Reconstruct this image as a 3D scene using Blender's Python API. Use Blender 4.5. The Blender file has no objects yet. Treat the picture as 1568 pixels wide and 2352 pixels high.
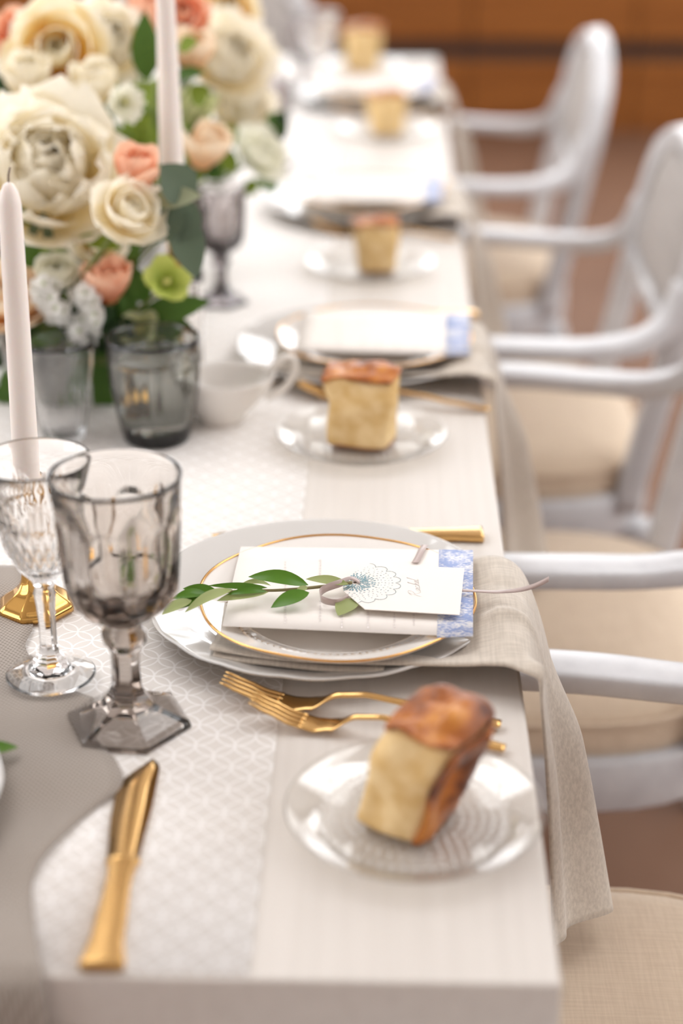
import bpy, bmesh, math, random
from mathutils import Vector, Matrix, Euler, noise
R = math.radians
sc = bpy.context.scene
COL = sc.collection
rnd = random.Random(7)

# ------------------------------------------------------------------ camera, world, light, exposure
FPX, CW, CH = 4000.0, 1568.0, 2352.0
PITCH, YAW = R(24.18), R(1.568)
CAM = Vector((-0.118, -0.905, 1.49))
cd = bpy.data.cameras.new('camera'); cam = bpy.data.objects.new('camera', cd); COL.objects.link(cam)
cam.location = CAM
cam.rotation_euler = Euler((R(90) - PITCH, 0, YAW), 'XYZ')
cd.sensor_fit = 'VERTICAL'; cd.sensor_height = 36.0; cd.sensor_width = 24.0
cd.lens = 36.0 * FPX / CH
cd.clip_start = 0.05; cd.clip_end = 100
cd.dof.use_dof = True; cd.dof.focus_distance = 1.555; cd.dof.aperture_fstop = 1.9
sc.camera = cam
sc.view_settings.view_transform = 'Standard'; sc.view_settings.look = 'None'
sc.view_settings.gamma = 1.0; sc.view_settings.use_curve_mapping = False
sc.view_settings.exposure = 0.47
sc.cycles.max_bounces = 12; sc.cycles.diffuse_bounces = 10; sc.cycles.transmission_bounces = 10
sc.cycles.transparent_max_bounces = 16; sc.cycles.use_denoising = True; sc.cycles.adaptive_threshold = 0.08
sc.cycles.sample_clamp_indirect = 8.0
w = bpy.data.worlds.new('overcast_sky'); sc.world = w; w.use_nodes = True
w.node_tree.nodes['Background'].inputs[0].default_value = (0.985, 0.985, 1.0, 1)
w.node_tree.nodes['Background'].inputs[1].default_value = 3.2

def portal(loc, rot, sx, sy):
    l = bpy.data.lights.new('window_portal', 'AREA'); l.shape = 'RECTANGLE'; l.size = sx; l.size_y = sy
    l.cycles.is_portal = True
    o = bpy.data.objects.new('window_portal', l); o.location = loc; o.rotation_euler = rot; COL.objects.link(o)

CR = Vector((math.cos(YAW), math.sin(YAW), 0))
CF = Vector((-math.sin(YAW) * math.cos(PITCH), math.cos(YAW) * math.cos(PITCH), -math.sin(PITCH)))
CU = CR.cross(CF)
def _ray(x, y): return CR * ((x - CW / 2) / FPX) - CU * ((y - CH / 2) / FPX) + CF
def un(x, y, z=0.75):
    d = _ray(x, y); return CAM + d * ((z - CAM.z) / d.z)
def at(x, y, Y):
    d = _ray(x, y); return CAM + d * ((Y - CAM.y) / d.y)

# ------------------------------------------------------------------ materials
MATS = {}
def mat(name, col=(0.8, 0.8, 0.8), rough=0.5, metal=0.0, trans=0.0, ior=1.5, coat=0.0, spec=0.5, sss=0.0, sheen=0.0):
    m = bpy.data.materials.new(name); m.use_nodes = True
    b = m.node_tree.nodes['Principled BSDF']
    b.inputs['Base Color'].default_value = (*col, 1); b.inputs['Roughness'].default_value = rough
    b.inputs['Metallic'].default_value = metal; b.inputs['Transmission Weight'].default_value = trans
    b.inputs['IOR'].default_value = ior; b.inputs['Coat Weight'].default_value = coat
    b.inputs['Specular IOR Level'].default_value = spec
    if sss:
        b.inputs['Subsurface Weight'].default_value = sss; b.inputs['Subsurface Scale'].default_value = 0.01
        b.inputs['Subsurface Radius'].default_value = (1.0, 0.6, 0.35)
    if sheen: b.inputs['Sheen Weight'].default_value = sheen
    MATS[name] = m
    return m
def N(m, t, **kw):
    n = m.node_tree.nodes.new(t)
    for k, v in kw.items(): setattr(n, k, v)
    return n
def L(m, a, b): m.node_tree.links.new(a, b)
def bsdf(m): return m.node_tree.nodes['Principled BSDF']
def noisy(m, scale, cols, stretch=(1, 1, 1), detail=4, bump=0.0, dist=0.002, lo=0.35, hi=0.65, rough=0.55):
    """object-space noise between two colours, with matching fine relief"""
    tc = N(m, 'ShaderNodeTexCoord'); mp = N(m, 'ShaderNodeMapping'); mp.inputs['Scale'].default_value = stretch
    nz = N(m, 'ShaderNodeTexNoise'); nz.inputs['Scale'].default_value = scale; nz.inputs['Detail'].default_value = detail
    nz.inputs['Roughness'].default_value = rough
    cr = N(m, 'ShaderNodeValToRGB')
    cr.color_ramp.elements[0].position = lo; cr.color_ramp.elements[1].position = hi
    cr.color_ramp.elements[0].color = (*cols[0], 1); cr.color_ramp.elements[1].color = (*cols[-1], 1)
    for i, c in enumerate(cols[1:-1]):
        e = cr.color_ramp.elements.new(lo + (hi - lo) * (i + 1) / (len(cols) - 1)); e.color = (*c, 1)
    L(m, tc.outputs['Object'], mp.inputs[0]); L(m, mp.outputs[0], nz.inputs[0]); L(m, nz.outputs[0], cr.inputs[0])
    L(m, cr.outputs[0], bsdf(m).inputs['Base Color'])
    if bump:
        bp = N(m, 'ShaderNodeBump'); bp.inputs['Strength'].default_value = bump; bp.inputs['Distance'].default_value = dist
        L(m, nz.outputs[0], bp.inputs['Height']); L(m, bp.outputs[0], bsdf(m).inputs['Normal'])
    return m
def weave(m, scale, cols, bump=0.4, dist=0.0004):
    """linen weave: crossed stretched noises"""
    tc = N(m, 'ShaderNodeTexCoord'); outs = []
    for st in ((1, .06, .5), (.06, 1, .5)):
        mp = N(m, 'ShaderNodeMapping'); mp.inputs['Scale'].default_value = st
        nz = N(m, 'ShaderNodeTexNoise'); nz.inputs['Scale'].default_value = scale; nz.inputs['Detail'].default_value = 3
        L(m, tc.outputs['Object'], mp.inputs[0]); L(m, mp.outputs[0], nz.inputs[0]); outs.append(nz.outputs[0])
    ad = N(m, 'ShaderNodeMath', operation='ADD'); L(m, outs[0], ad.inputs[0]); L(m, outs[1], ad.inputs[1])
    cr = N(m, 'ShaderNodeValToRGB'); cr.color_ramp.elements[0].position = .38; cr.color_ramp.elements[1].position = .62
    hv = N(m, 'ShaderNodeMath', operation='MULTIPLY'); hv.inputs[1].default_value = .5
    L(m, ad.outputs[0], hv.inputs[0]); L(m, hv.outputs[0], cr.inputs[0])
    cr.color_ramp.elements[0].color = (*cols[0], 1); cr.color_ramp.elements[1].color = (*cols[1], 1)
    L(m, cr.outputs[0], bsdf(m).inputs['Base Color'])
    bp = N(m, 'ShaderNodeBump'); bp.inputs['Strength'].default_value = bump; bp.inputs['Distance'].default_value = dist
    L(m, hv.outputs[0], bp.inputs['Height']); L(m, bp.outputs[0], bsdf(m).inputs['Normal'])
    return m

M_table = noisy(mat('white_painted_wood', rough=0.48, spec=.15), 60, [(.635, .592, .545), (.668, .625, .578)], (1.6, .05, 1), bump=.2, dist=.0006, lo=.3, hi=.6)
M_wood = noisy(mat('amber_wood', rough=0.55, spec=.25), 5, [(.21, .066, .012), (.33, .118, .024)], (.25, .25, 4), lo=.3, hi=.7)
M_gap = mat('gap_shade', (.035, .02, .016), .7)  # near-black colour stands in for the shade inside the dado's recessed band
M_floor = noisy(mat('brown_floor', rough=0.6, spec=.2), 3, [(.185, .098, .060), (.225, .122, .075)], (1, .4, 1))
M_wall = mat('cream_plaster', (.72, .70, .685), .8)
M_ceil = mat('pale_ceiling', (.76, .745, .73), .8)
M_frame = mat('window_frame_paint', (.55, .52, .48), .5)
M_chair = noisy(mat('silver_grey_paint', rough=0.3), 30, [(.58, .58, .595), (.65, .65, .66)], (1, 1, 1))
M_cush = weave(mat('beige_linen_upholstery', rough=.85, sheen=.2), 340, [(.62, .49, .355), (.70, .565, .42)], bump=.25)
M_pad = weave(mat('grey_linen_pad', rough=.9, sheen=.2), 160, [(.36, .33, .31), (.43, .395, .37)])
M_porc = mat('pale_grey_glaze', (.60, .582, .555), .12, coat=.5)
M_white = mat('ivory_porcelain', (.80, .765, .72), .08, coat=.6)
M_gold = mat('gold_plate', (.74, .46, .18), .2, 1.0)
M_brass = mat('polished_gold', (.66, .38, .11), .10, 1.0)
M_goldrim = mat('gold_gilding', (.78, .44, .16), .2, 1.0)
M_laurel = mat('gold_brown_print', (.42, .27, .11), .3, .6)
M_napkin = weave(mat('taupe_linen', rough=.9, sheen=.35), 420, [(.475, .415, .345), (.60, .53, .445)], bump=.35, dist=.0006)
M_paper = mat('ivory_card_stock', (.82, .77, .715), .7)
M_ink = mat('grey_ink', (.70, .65, .615), .7)
M_teal = mat('teal_ink', (.20, .34, .38), .7)
M_teal2 = mat('grey_green_ink', (.40, .47, .47), .7)
M_pen = mat('pale_handwriting_ink', (.56, .51, .48), .7)
M_ribbon = mat('mauve_satin', (.42, .32, .29), .32, sheen=.4)
M_candle = mat('ivory_wax', (.83, .765, .715), .45, sss=.25)
M_wick = mat('wick', (.2, .15, .12), .9)
M_glass = mat('clear_glass', (1, 1, 1), .0, 0, 1.0, 1.48)
M_crystal = mat('cut_crystal', (.99, .985, .98), .0, 0, 1.0, 1.54)
def thin_glass(name, tint=(1, 1, 1), rough=.02, strength=1.0):
    m = mat(name, (1, 1, 1)); lw = N(m, 'ShaderNodeLayerWeight'); pw = N(m, 'ShaderNodeMath', operation='POWER'); pw.inputs[1].default_value = 5.0
    L(m, lw.outputs['Facing'], pw.inputs[0]); fr = N(m, 'ShaderNodeMath', operation='MULTIPLY_ADD'); fr.inputs[1].default_value = .9; fr.inputs[2].default_value = .12; L(m, pw.outputs[0], fr.inputs[0])
    g = N(m, 'ShaderNodeBsdfGlossy'); g.inputs['Roughness'].default_value = rough
    t = N(m, 'ShaderNodeBsdfTransparent'); t.inputs[0].default_value = (*tint, 1); mx = N(m, 'ShaderNodeMixShader')
    lw.inputs[0].default_value = .5; L(m, fr.outputs[0], mx.inputs[0]); L(m, t.outputs[0], mx.inputs[1]); L(m, g.outputs[0], mx.inputs[2])
    L(m, mx.outputs[0], m.node_tree.nodes['Material Output'].inputs[0]); return m
M_thin = thin_glass('pressed_clear_glass', (.985, .98, .965))
def absorbing(name, tint, vol, dens):
    m = mat(name, tint, .0, 0, 1.0, 1.5); v = N(m, 'ShaderNodeVolumeAbsorption'); v.inputs[0].default_value = (*vol, 1); v.inputs[1].default_value = dens
    L(m, v.outputs[0], m.node_tree.nodes['Material Output'].inputs['Volume']); return m
M_smoke = absorbing('smoke_brown_glass', (.93, .905, .88), (.46, .38, .32), 42)
M_smokeg = absorbing('smoke_grey_glass', (.86, .86, .84), (.38, .38, .34), 190)
M_smoked = absorbing('dark_smoke_glass', (.88, .85, .85), (.3, .25, .25), 90)
M_water = mat('water', (.93, .94, .93), .0, 0, 1.0, 1.33)
M_crumb = noisy(mat('bread_crumb', rough=.9), 45, [(.62, .40, .15), (.80, .60, .32)], bump=.6, dist=.002)
M_crust = noisy(mat('bread_crust', rough=.42), 26, [(.10, .022, .005), (.40, .115, .014), (.62, .25, .035)], bump=.7, dist=.004, lo=.36, hi=.68)
M_vase = mat('grey_stoneware', (.30, .29, .27), .5)

# toile print : mottled blue on ivory
M_toile = mat('blue_toile_print', rough=.7)
def _toile(m):
    tc = N(m, 'ShaderNodeTexCoord'); a = N(m, 'ShaderNodeTexNoise'); b = N(m, 'ShaderNodeTexNoise')
    a.inputs['Scale'].default_value = 55; a.inputs['Detail'].default_value = 3
    b.inputs['Scale'].default_value = 520; b.inputs['Detail'].default_value = 4
    mp = N(m, 'ShaderNodeMapping'); mp.inputs['Scale'].default_value = (.55, 1, 1)
    L(m, tc.outputs['Object'], mp.inputs[0]); L(m, mp.outputs[0], b.inputs[0]); L(m, tc.outputs['Object'], a.inputs[0])
    ad = N(m, 'ShaderNodeMath', operation='ADD'); L(m, a.outputs[0], ad.inputs[0]); L(m, b.outputs[0], ad.inputs[1])
    cr = N(m, 'ShaderNodeValToRGB'); cr.color_ramp.elements[0].position = .90; cr.color_ramp.elements[1].position = 1.12
    dv = N(m, 'ShaderNodeMath', operation='MULTIPLY'); dv.inputs[1].default_value = 1.0
    L(m, ad.outputs[0], dv.inputs[0])
    mr = N(m, 'ShaderNodeMapRange'); mr.inputs[1].default_value = .8; mr.inputs[2].default_value = 1.22
    L(m, dv.outputs[0], mr.inputs[0]); L(m, mr.outputs[0], cr.inputs[0])
    cr.color_ramp.elements[0].position = .25; cr.color_ramp.elements[1].position = .8
    cr.color_ramp.elements[0].color = (.27, .34, .57, 1); cr.color_ramp.elements[1].color = (.74, .73, .74, 1)
    L(m, cr.outputs[0], bsdf(m).inputs['Base Color'])
_toile(M_toile)

# lattice runner : interlocking circles woven in white on a sheer sand ground
M_runner = mat('lattice_voile', rough=.8)
def _lattice(m, pitch=.0314, half=.0009):
    tc = N(m, 'ShaderNodeTexCoord'); sep = N(m, 'ShaderNodeSeparateXYZ'); L(m, tc.outputs['Object'], sep.inputs[0])
    def M(op, a, b=None):
        n = N(m, 'ShaderNodeMath', operation=op)
        for i, v in enumerate((a, b)):
            if v is None: continue
            if isinstance(v, (int, float)): n.inputs[i].default_value = v
            else: L(m, v, n.inputs[i])
        return n.outputs[0]
    masks = []
    for off in (0.0, .5):
        u = M('SUBTRACT', M('FRACT', M('ADD', M('DIVIDE', sep.outputs[0], pitch), off + 50)), .5)
        v = M('SUBTRACT', M('FRACT', M('ADD', M('DIVIDE', sep.outputs[1], pitch), off + 50)), .5)
        r = M('SQRT', M('ADD', M('MULTIPLY', u, u), M('MULTIPLY', v, v)))
        d = M('ABSOLUTE', M('SUBTRACT', r, .5))
        masks.append(M('LESS_THAN', d, half / pitch))
    mk = M('MAXIMUM', masks[0], masks[1])
    mx = N(m, 'ShaderNodeMix', data_type='RGBA'); L(m, mk, mx.inputs['Factor'])
    mx.inputs[6].default_value = (.77, .735, .695, 1); mx.inputs[7].default_value = (.93, .91, .89, 1)
    L(m, mx.outputs[2], bsdf(m).inputs['Base Color'])
    bp = N(m, 'ShaderNodeBump'); bp.inputs['Strength'].default_value = .4; bp.inputs['Distance'].default_value = .0004
    L(m, mk, bp.inputs['Height']); L(m, bp.outputs[0], bsdf(m).inputs['Normal'])
_lattice(M_runner)

# taupe gauze : fine open mesh
M_gauze = mat('taupe_gauze', (.36, .31, .265), .9, sheen=.3)
def _gauze(m):
    nt = m.node_tree; out = nt.nodes['Material Output']
    tc = N(m, 'ShaderNodeTexCoord'); mp = N(m, 'ShaderNodeMapping'); mp.inputs['Rotation'].default_value = (0, 0, R(40))
    L(m, tc.outputs['Object'], mp.inputs[0])
    br = N(m, 'ShaderNodeTexBrick'); br.inputs['Scale'].default_value = 1; br.offset = .5
    br.inputs['Brick Width'].default_value = .0034; br.inputs['Row Height'].default_value = .0034
    br.inputs['Mortar Size'].default_value = .0006; br.inputs['Mortar Smooth'].default_value = .1
    L(m, mp.outputs[0], br.inputs[0])
    tr = N(m, 'ShaderNodeBsdfTransparent'); mx = N(m, 'ShaderNodeMixShader')
    mr = N(m, 'ShaderNodeMapRange'); mr.inputs[3].default_value = .62; mr.inputs[4].default_value = 1.0
    L(m, br.outputs['Fac'], mr.inputs[0]); L(m, mr.outputs[0], mx.inputs[0])
    L(m, tr.outputs[0], mx.inputs[1]); L(m, bsdf(m).outputs[0], mx.inputs[2]); L(m, mx.outputs[0], out.inputs[0])
_gauze(M_gauze)

def petal_mat(name, inner, outer, tr=.35, pos=(.25, .85)):
    """petal pigment runs from base to tip along the per-vertex 'along' attribute; thin petals let light through"""
    m = mat(name, outer, .6, spec=.25)
    a = N(m, 'ShaderNodeAttribute'); a.attribute_name = 'along'
    cr = N(m, 'ShaderNodeValToRGB'); cr.color_ramp.elements[0].position = pos[0]; cr.color_ramp.elements[1].position = pos[1]
    cr.color_ramp.elements[0].color = (*inner, 1); cr.color_ramp.elements[1].color = (*outer, 1)
    L(m, a.outputs['Fac'], cr.inputs[0]); L(m, cr.outputs[0], bsdf(m).inputs['Base Color'])
    t = N(m, 'ShaderNodeBsdfTranslucent'); L(m, cr.outputs[0], t.inputs[0])
    mx = N(m, 'ShaderNodeMixShader'); mx.inputs[0].default_value = tr
    L(m, bsdf(m).outputs[0], mx.inputs[1]); L(m, t.outputs[0], mx.inputs[2])
    L(m, mx.outputs[0], m.node_tree.nodes['Material Output'].inputs[0])
    return m
P_white = petal_mat('ivory_petal', (.95, .82, .46), (.965, .92, .80), .55, (.1, .8))
P_cream = petal_mat('cream_yellow_petal', (.95, .72, .16), (.95, .92, .80), .45, (.45, .95))
P_peach = petal_mat('peach_petal', (.94, .42, .20), (.95, .64, .46), .45)
P_apri = petal_mat('apricot_petal', (.92, .60, .26), (.93, .80, .62), .45)
P_lis = petal_mat('pale_cream_petal', (.90, .76, .40), (.95, .90, .76), .45)
P_ranu = petal_mat('greenish_white_petal', (.55, .62, .28), (.93, .92, .82), .45, (.1, .5))
P_stock = petal_mat('white_floret_petal', (.60, .70, .40), (.95, .945, .92), .45, (.0, .3))
P_hell = petal_mat('lime_petal', (.33, .42, .05), (.60, .66, .16), .35)
P_hell2 = petal_mat('pale_lime_petal', (.45, .52, .16), (.70, .72, .42), .35)
def leaf_mat(name, col, back, rough=.5):
    m = mat(name, col, rough, spec=.3)
    g = N(m, 'ShaderNodeNewGeometry'); mx = N(m, 'ShaderNodeMix', data_type='RGBA')
    mx.inputs[6].default_value = (*col, 1); mx.inputs[7].default_value = (*back, 1)
    a = N(m, 'ShaderNodeAttribute'); a.attribute_name = 'side'
    L(m, a.outputs['Fac'], mx.inputs['Factor']); L(m, mx.outputs[2], bsdf(m).inputs['Base Color'])
    t = N(m, 'ShaderNodeBsdfTranslucent'); L(m, mx.outputs[2], t.inputs[0])
    ms = N(m, 'ShaderNodeMixShader'); ms.inputs[0].default_value = .2
    L(m, bsdf(m).outputs[0], ms.inputs[1]); L(m, t.outputs[0], ms.inputs[2])
    L(m, ms.outputs[0], m.node_tree.nodes['Material Output'].inputs[0])
    return m
F_olive = leaf_mat('olive_leaf', (.085, .20, .018), (.30, .36, .13), .3)
F_olived = leaf_mat('olive_leaf_underside', (.33, .38, .15), (.33, .38, .15), .55)
F_green = leaf_mat('deep_green_leaf', (.075, .155, .025), (.17, .23, .07))
F_dark = leaf_mat('dark_green_leaf', (.028, .060, .020), (.07, .10, .04))
F_bright = leaf_mat('bright_green_leaf', (.20, .28, .03), (.28, .34, .08))
F_euc = leaf_mat('eucalyptus_leaf', (.115, .16, .105), (.27, .31, .20), .55)
F_sage = leaf_mat('pale_sage_leaf', (.34, .37, .23), (.34, .37, .23), .6)
M_stem = mat('green_stem', (.16, .20, .05), .6)
M_twig = mat('olive_twig', (.20, .17, .07), .6)
M_stamen = mat('yellow_green_stamen', (.52, .50, .14), .7)

# ------------------------------------------------------------------ helpers
def mesh(name, verts, faces, m=None, parent=None, smooth=True, attr=None):
    me = bpy.data.meshes.new(name); me.from_pydata([tuple(v) for v in verts], [], faces); me.update()
    if smooth: me.polygons.foreach_set('use_smooth', [True] * len(me.polygons))
    if attr:
        for k, vals in attr.items():
            a = me.attributes.new(k, 'FLOAT', 'POINT'); a.data.foreach_set('value', vals)
    return obj(name, me, m, parent)
def obj(name, me, m=None, parent=None):
    o = bpy.data.objects.new(name, me); COL.objects.link(o)
    if m and not me.materials: me.materials.append(m)
    if parent: o.parent = parent
    return o
def tag(o, label, cat, group=None, kind=None):
    o['label'] = label; o['category'] = cat
    if group: o['group'] = group
    if kind: o['kind'] = kind
    return o
def thing(name, label, cat, loc=(0, 0, 0), rz=0, group=None):
    o = bpy.data.objects.new(name, None); COL.objects.link(o); o.location = loc; o.rotation_euler = (0, 0, rz)
    o.empty_display_size = .05
    return tag(o, label, cat, group)
def struct(o): o['kind'] = 'structure'; return o
def copy_tree(o, parent=None, label=None):
    c = o.copy(); COL.objects.link(c); c.parent = parent
    if label: c['label'] = label
    for ch in o.children: copy_tree(ch, c)
    return c
def box(name, lo, hi, m, parent=None, bev=0.0, seg=2):
    bm = bmesh.new(); bmesh.ops.create_cube(bm, size=1)
    for v in bm.verts: v.co = Vector([lo[i] + (v.co[i] + .5) * (hi[i] - lo[i]) for i in range(3)])
    if bev: bmesh.ops.bevel(bm, geom=bm.edges[:], offset=bev, segments=seg, affect='EDGES', profile=.5)
    me = bpy.data.meshes.new(name); bm.to_mesh(me); bm.free()
    return obj(name, me, m, parent)
def lathe(name, prof, m, parent=None, seg=64, mod=None, smooth=True, close=True):
    """prof: [(r, z)]; mod(theta, i, r, z) -> (r, z)"""
    V, F = [], []; n = len(prof)
    for j in range(seg):
        t = 2 * math.pi * j / seg
        for i, (r, z) in enumerate(prof):
            if mod: r, z = mod(t, i, r, z)
            V.append((r * math.cos(t), r * math.sin(t), z))
    for j in range(seg):
        k = (j + 1) % seg
        for i in range(n - 1): F.append((j * n + i, k * n + i, k * n + i + 1, j * n + i + 1))
    o = mesh(name, V, F, m, parent, smooth)
    bm = bmesh.new(); bm.from_mesh(o.data); bmesh.ops.remove_doubles(bm, verts=bm.verts, dist=1e-6)
    bmesh.ops.recalc_face_normals(bm, faces=bm.faces); bm.to_mesh(o.data); bm.free()
    return o
def catmull(pts, k=8):
    pts = [Vector(p) for p in pts]; out = []
    for i in range(len(pts) - 1):
        p0 = pts[max(i - 1, 0)]; p1 = pts[i]; p2 = pts[i + 1]; p3 = pts[min(i + 2, len(pts) - 1)]
        for s in range(k):
            t = s / k
            out.append(.5 * ((2 * p1) + (p2 - p0) * t + (2 * p0 - 5 * p1 + 4 * p2 - p3) * t * t + (3 * p1 - p0 - 3 * p2 + p3) * t ** 3))
    out.append(pts[-1]); return out
def tube(name, pts, rad, m, parent=None, seg=10, sx=1.0, sy=1.0, up=(0, 0, 1), smooth=True, square=False, caps=True):
    """sweep; rad a number or list; sx/sy squash the section (sx: sideways, sy: along 'up')"""
    pts = [Vector(p) for p in pts]; n = len(pts); V, F = [], []; up = Vector(up)
    for i, p in enumerate(pts):
        d = (pts[min(i + 1, n - 1)] - pts[max(i - 1, 0)]).normalized()
        s = d.cross(up)
        s = s.normalized() if s.length > 1e-6 else Vector((1, 0, 0))
        u = s.cross(d).normalized()
        r = rad[i] if isinstance(rad, (list, tuple)) else rad
        ax, ay = (r if not isinstance(r, tuple) else r[0]) * sx, (r if not isinstance(r, tuple) else r[1]) * sy
        for k in range(seg):
            a = 2 * math.pi * (k + .5) / seg; ca, sa = math.cos(a), math.sin(a)
            if square:
                e = .38; ca = math.copysign(abs(ca) ** e, ca); sa = math.copysign(abs(sa) ** e, sa)
            V.append(p + s * ax * ca + u * ay * sa)
    for i in range(n - 1):
        for k in range(seg):
            q = (k + 1) % seg; F.append((i * seg + k, i * seg + q, (i + 1) * seg + q, (i + 1) * seg + k))
    if caps: F.append(tuple(range(seg - 1, -1, -1))); F.append(tuple((n - 1) * seg + k for k in range(seg)))
    return mesh(name, V, F, m, parent, smooth)
def grid(name, fn, nu, nv, m, parent=None, thick=0.0, smooth=True, offset=-1):
    V = [fn(i / nu, j / nv) for j in range(nv + 1) for i in range(nu + 1)]
    F = [(j * (nu + 1) + i, j * (nu + 1) + i + 1, (j + 1) * (nu + 1) + i + 1, (j + 1) * (nu + 1) + i) for j in range(nv) for i in range(nu)]
    o = mesh(name, V, F, m, parent, smooth)
    if thick:
        s = o.modifiers.new('thickness', 'SOLIDIFY'); s.thickness = thick; s.offset = offset
    return o
def prism(name, poly, z0, z1, m, parent=None):
    n = len(poly); V = [(p[0], p[1], z0) for p in poly] + [(p[0], p[1], z1) for p in poly]
    F = [tuple(range(n - 1, -1, -1)), tuple(range(n, 2 * n))] + [(i, (i + 1) % n, (i + 1) % n + n, i + n) for i in range(n)]
    return mesh(name, V, F, m, parent, False)
def subsurf(o, l=1):
    s = o.modifiers.new('smooth', 'SUBSURF'); s.levels = l; s.render_levels = l; return o
def lerp(a, b, t): return a + (b - a) * t
def smooth01(x): x = max(0, min(1, x)); return x * x * (3 - 2 * x)

# ------------------------------------------------------------------ the room
RX0, RX1, RY0, RY1, RZ = -4.6, 4.6, -4.0, 6.25, 3.7
struct(box('floor', (RX0, RY0, -.1), (RX1, RY1 + .1, 0), M_floor))
def holed(name, axis, pos, u0, u1, v0, v1, holes, m, th=.12):
    """wall or ceiling slab with rectangular openings, as one mesh of boxes around the holes"""
    us = sorted({u0, u1, *[h[0] for h in holes], *[h[1] for h in holes]}); vs = sorted({v0, v1, *[h[2] for h in holes], *[h[3] for h in holes]})
    V, F = [], []
    for a in range(len(us) - 1):
        for b in range(len(vs) - 1):
            cu, cv = (us[a] + us[a + 1]) / 2, (vs[b] + vs[b + 1]) / 2
            if any(h[0] < cu < h[1] and h[2] < cv < h[3] for h in holes): continue
            base = len(V)
            for d in (0, th):
                for (uu, vv) in ((us[a], vs[b]), (us[a + 1], vs[b]), (us[a + 1], vs[b + 1]), (us[a], vs[b + 1])):
                    V.append({'x': (pos + d, uu, vv), 'y': (uu, pos + d, vv), 'z': (uu, vv, pos + d)}[axis])
            for f in ((0, 1, 2, 3), (7, 6, 5, 4), (0, 4, 5, 1), (1, 5, 6, 2), (2, 6, 7, 3), (3, 7, 4, 0)): F.append(tuple(base + i for i in f))
    return struct(mesh(name, V, F, m, None, False))
BH = [(-4.0, -1.5, 1.15, 3.1), (-1.2, 1.3, 1.15, 3.1), (1.6, 4.1, 1.15, 3.1)]
LH = [(-2.6, 0.0, .8, 3.1), (.4, 3.0, .8, 3.1)]
RH = [(-2.6, 0.0, .8, 3.1), (.4, 3.0, .8, 3.1)]
CHs = [(-3.2, -.9, .4, 3.6), (.9, 3.2, .4, 3.6)]
wb = holed('wall_back', 'y', RY1 + .02, RX0, RX1, 0, RZ, BH, M_wall)
holed('wall_left', 'x', RX0 - .12, RY0, RY1 + .1, 0, RZ, LH, M_wall)
holed('wall_right', 'x', RX1, RY0, RY1 + .1, 0, RZ, RH, M_wall)
holed('wall_front', 'y', RY0 - .12, RX0, RX1, 0, RZ, [], M_wall)
holed('ceiling', 'z', RZ, RX0, RX1, RY0, RY1 + .1, CHs, M_ceil)
k = 0
for (u0, u1, v0, v1) in BH:
    portal(((u0 + u1) / 2, RY1 + .1, (v0 + v1) / 2), (R(-90), 0, 0), u1 - u0, v1 - v0)
for (u0, u1, v0, v1) in LH: portal((RX0 - .06, (u0 + u1) / 2, (v0 + v1) / 2), (R(90), 0, R(-90)), u1 - u0, v1 - v0)
for (u0, u1, v0, v1) in RH: portal((RX1 + .06, (u0 + u1) / 2, (v0 + v1) / 2), (R(90), 0, R(90)), u1 - u0, v1 - v0)
for (u0, u1, v0, v1) in CHs: portal(((u0 + u1) / 2, (v0 + v1) / 2, RZ + .06), (0, 0, 0), u1 - u0, v1 - v0)
def window(ax, pos, h):
    global k
    k += 1; u0, u1, v0, v1 = h; V = []
    w_ = bpy.data.objects.new('window_%d' % k, None); COL.objects.link(w_); w_['kind'] = 'structure'
    def bar(nm, a0, a1, b0, b1):
        lo, hi = {'y': ((a0, pos - .03, b0), (a1, pos + .03, b1)), 'x': ((pos - .03, a0, b0), (pos + .03, a1, b1)), 'z': ((a0, b0, pos - .03), (a1, b1, pos + .03))}[ax]
        box(nm, lo, hi, M_frame, w_)
    bar('window_frame', u0, u1, v0, v0 + .05); bar('window_frame', u0, u1, v1 - .05, v1)
    bar('window_frame', u0, u0 + .05, v0 + .05, v1 - .05); bar('window_frame', u1 - .05, u1, v0 + .05, v1 - .05)
    um = (u0 + u1) / 2; bar('mullion', um - .025, um + .025, v0 + .05, v1 - .05)
    vm = lerp(v0, v1, .6); bar('transom', u0 + .05, um - .025, vm - .02, vm + .02); bar('transom', um + .025, u1 - .05, vm - .02, vm + .02)
for h in BH: window('y', RY1 + .06, h)
for h in LH: window('x', RX0 - .06, h)
for h in RH: window('x', RX1 + .06, h)
for h in CHs: window('z', RZ + .06, h)
# timber dado on the far wall : boards above and below a dark recessed band
xs = [-4.6, -3.4, -2.2, -1.0, .2, .86, 2.05, 3.25, 4.6]
for a, b in zip(xs[:-1], xs[1:]):
    box('panel', (a + .004, RY1 - .04, .36), (b - .004, RY1 + .02, 1.12), M_wood, wb, .004, 1)
    box('panel', (a + .004, RY1 - .04, .0), (b - .004, RY1 + .02, .285), M_wood, wb, .004, 1)
box('shadow_gap', (RX0, RY1 - .005, .0), (RX1, RY1 + .018, 1.12), M_gap, wb)
box('dado_cap', (RX0, RY1 - .06, 1.12), (RX1, RY1 + .02, 1.148), M_wood, wb, .005, 1)

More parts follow.
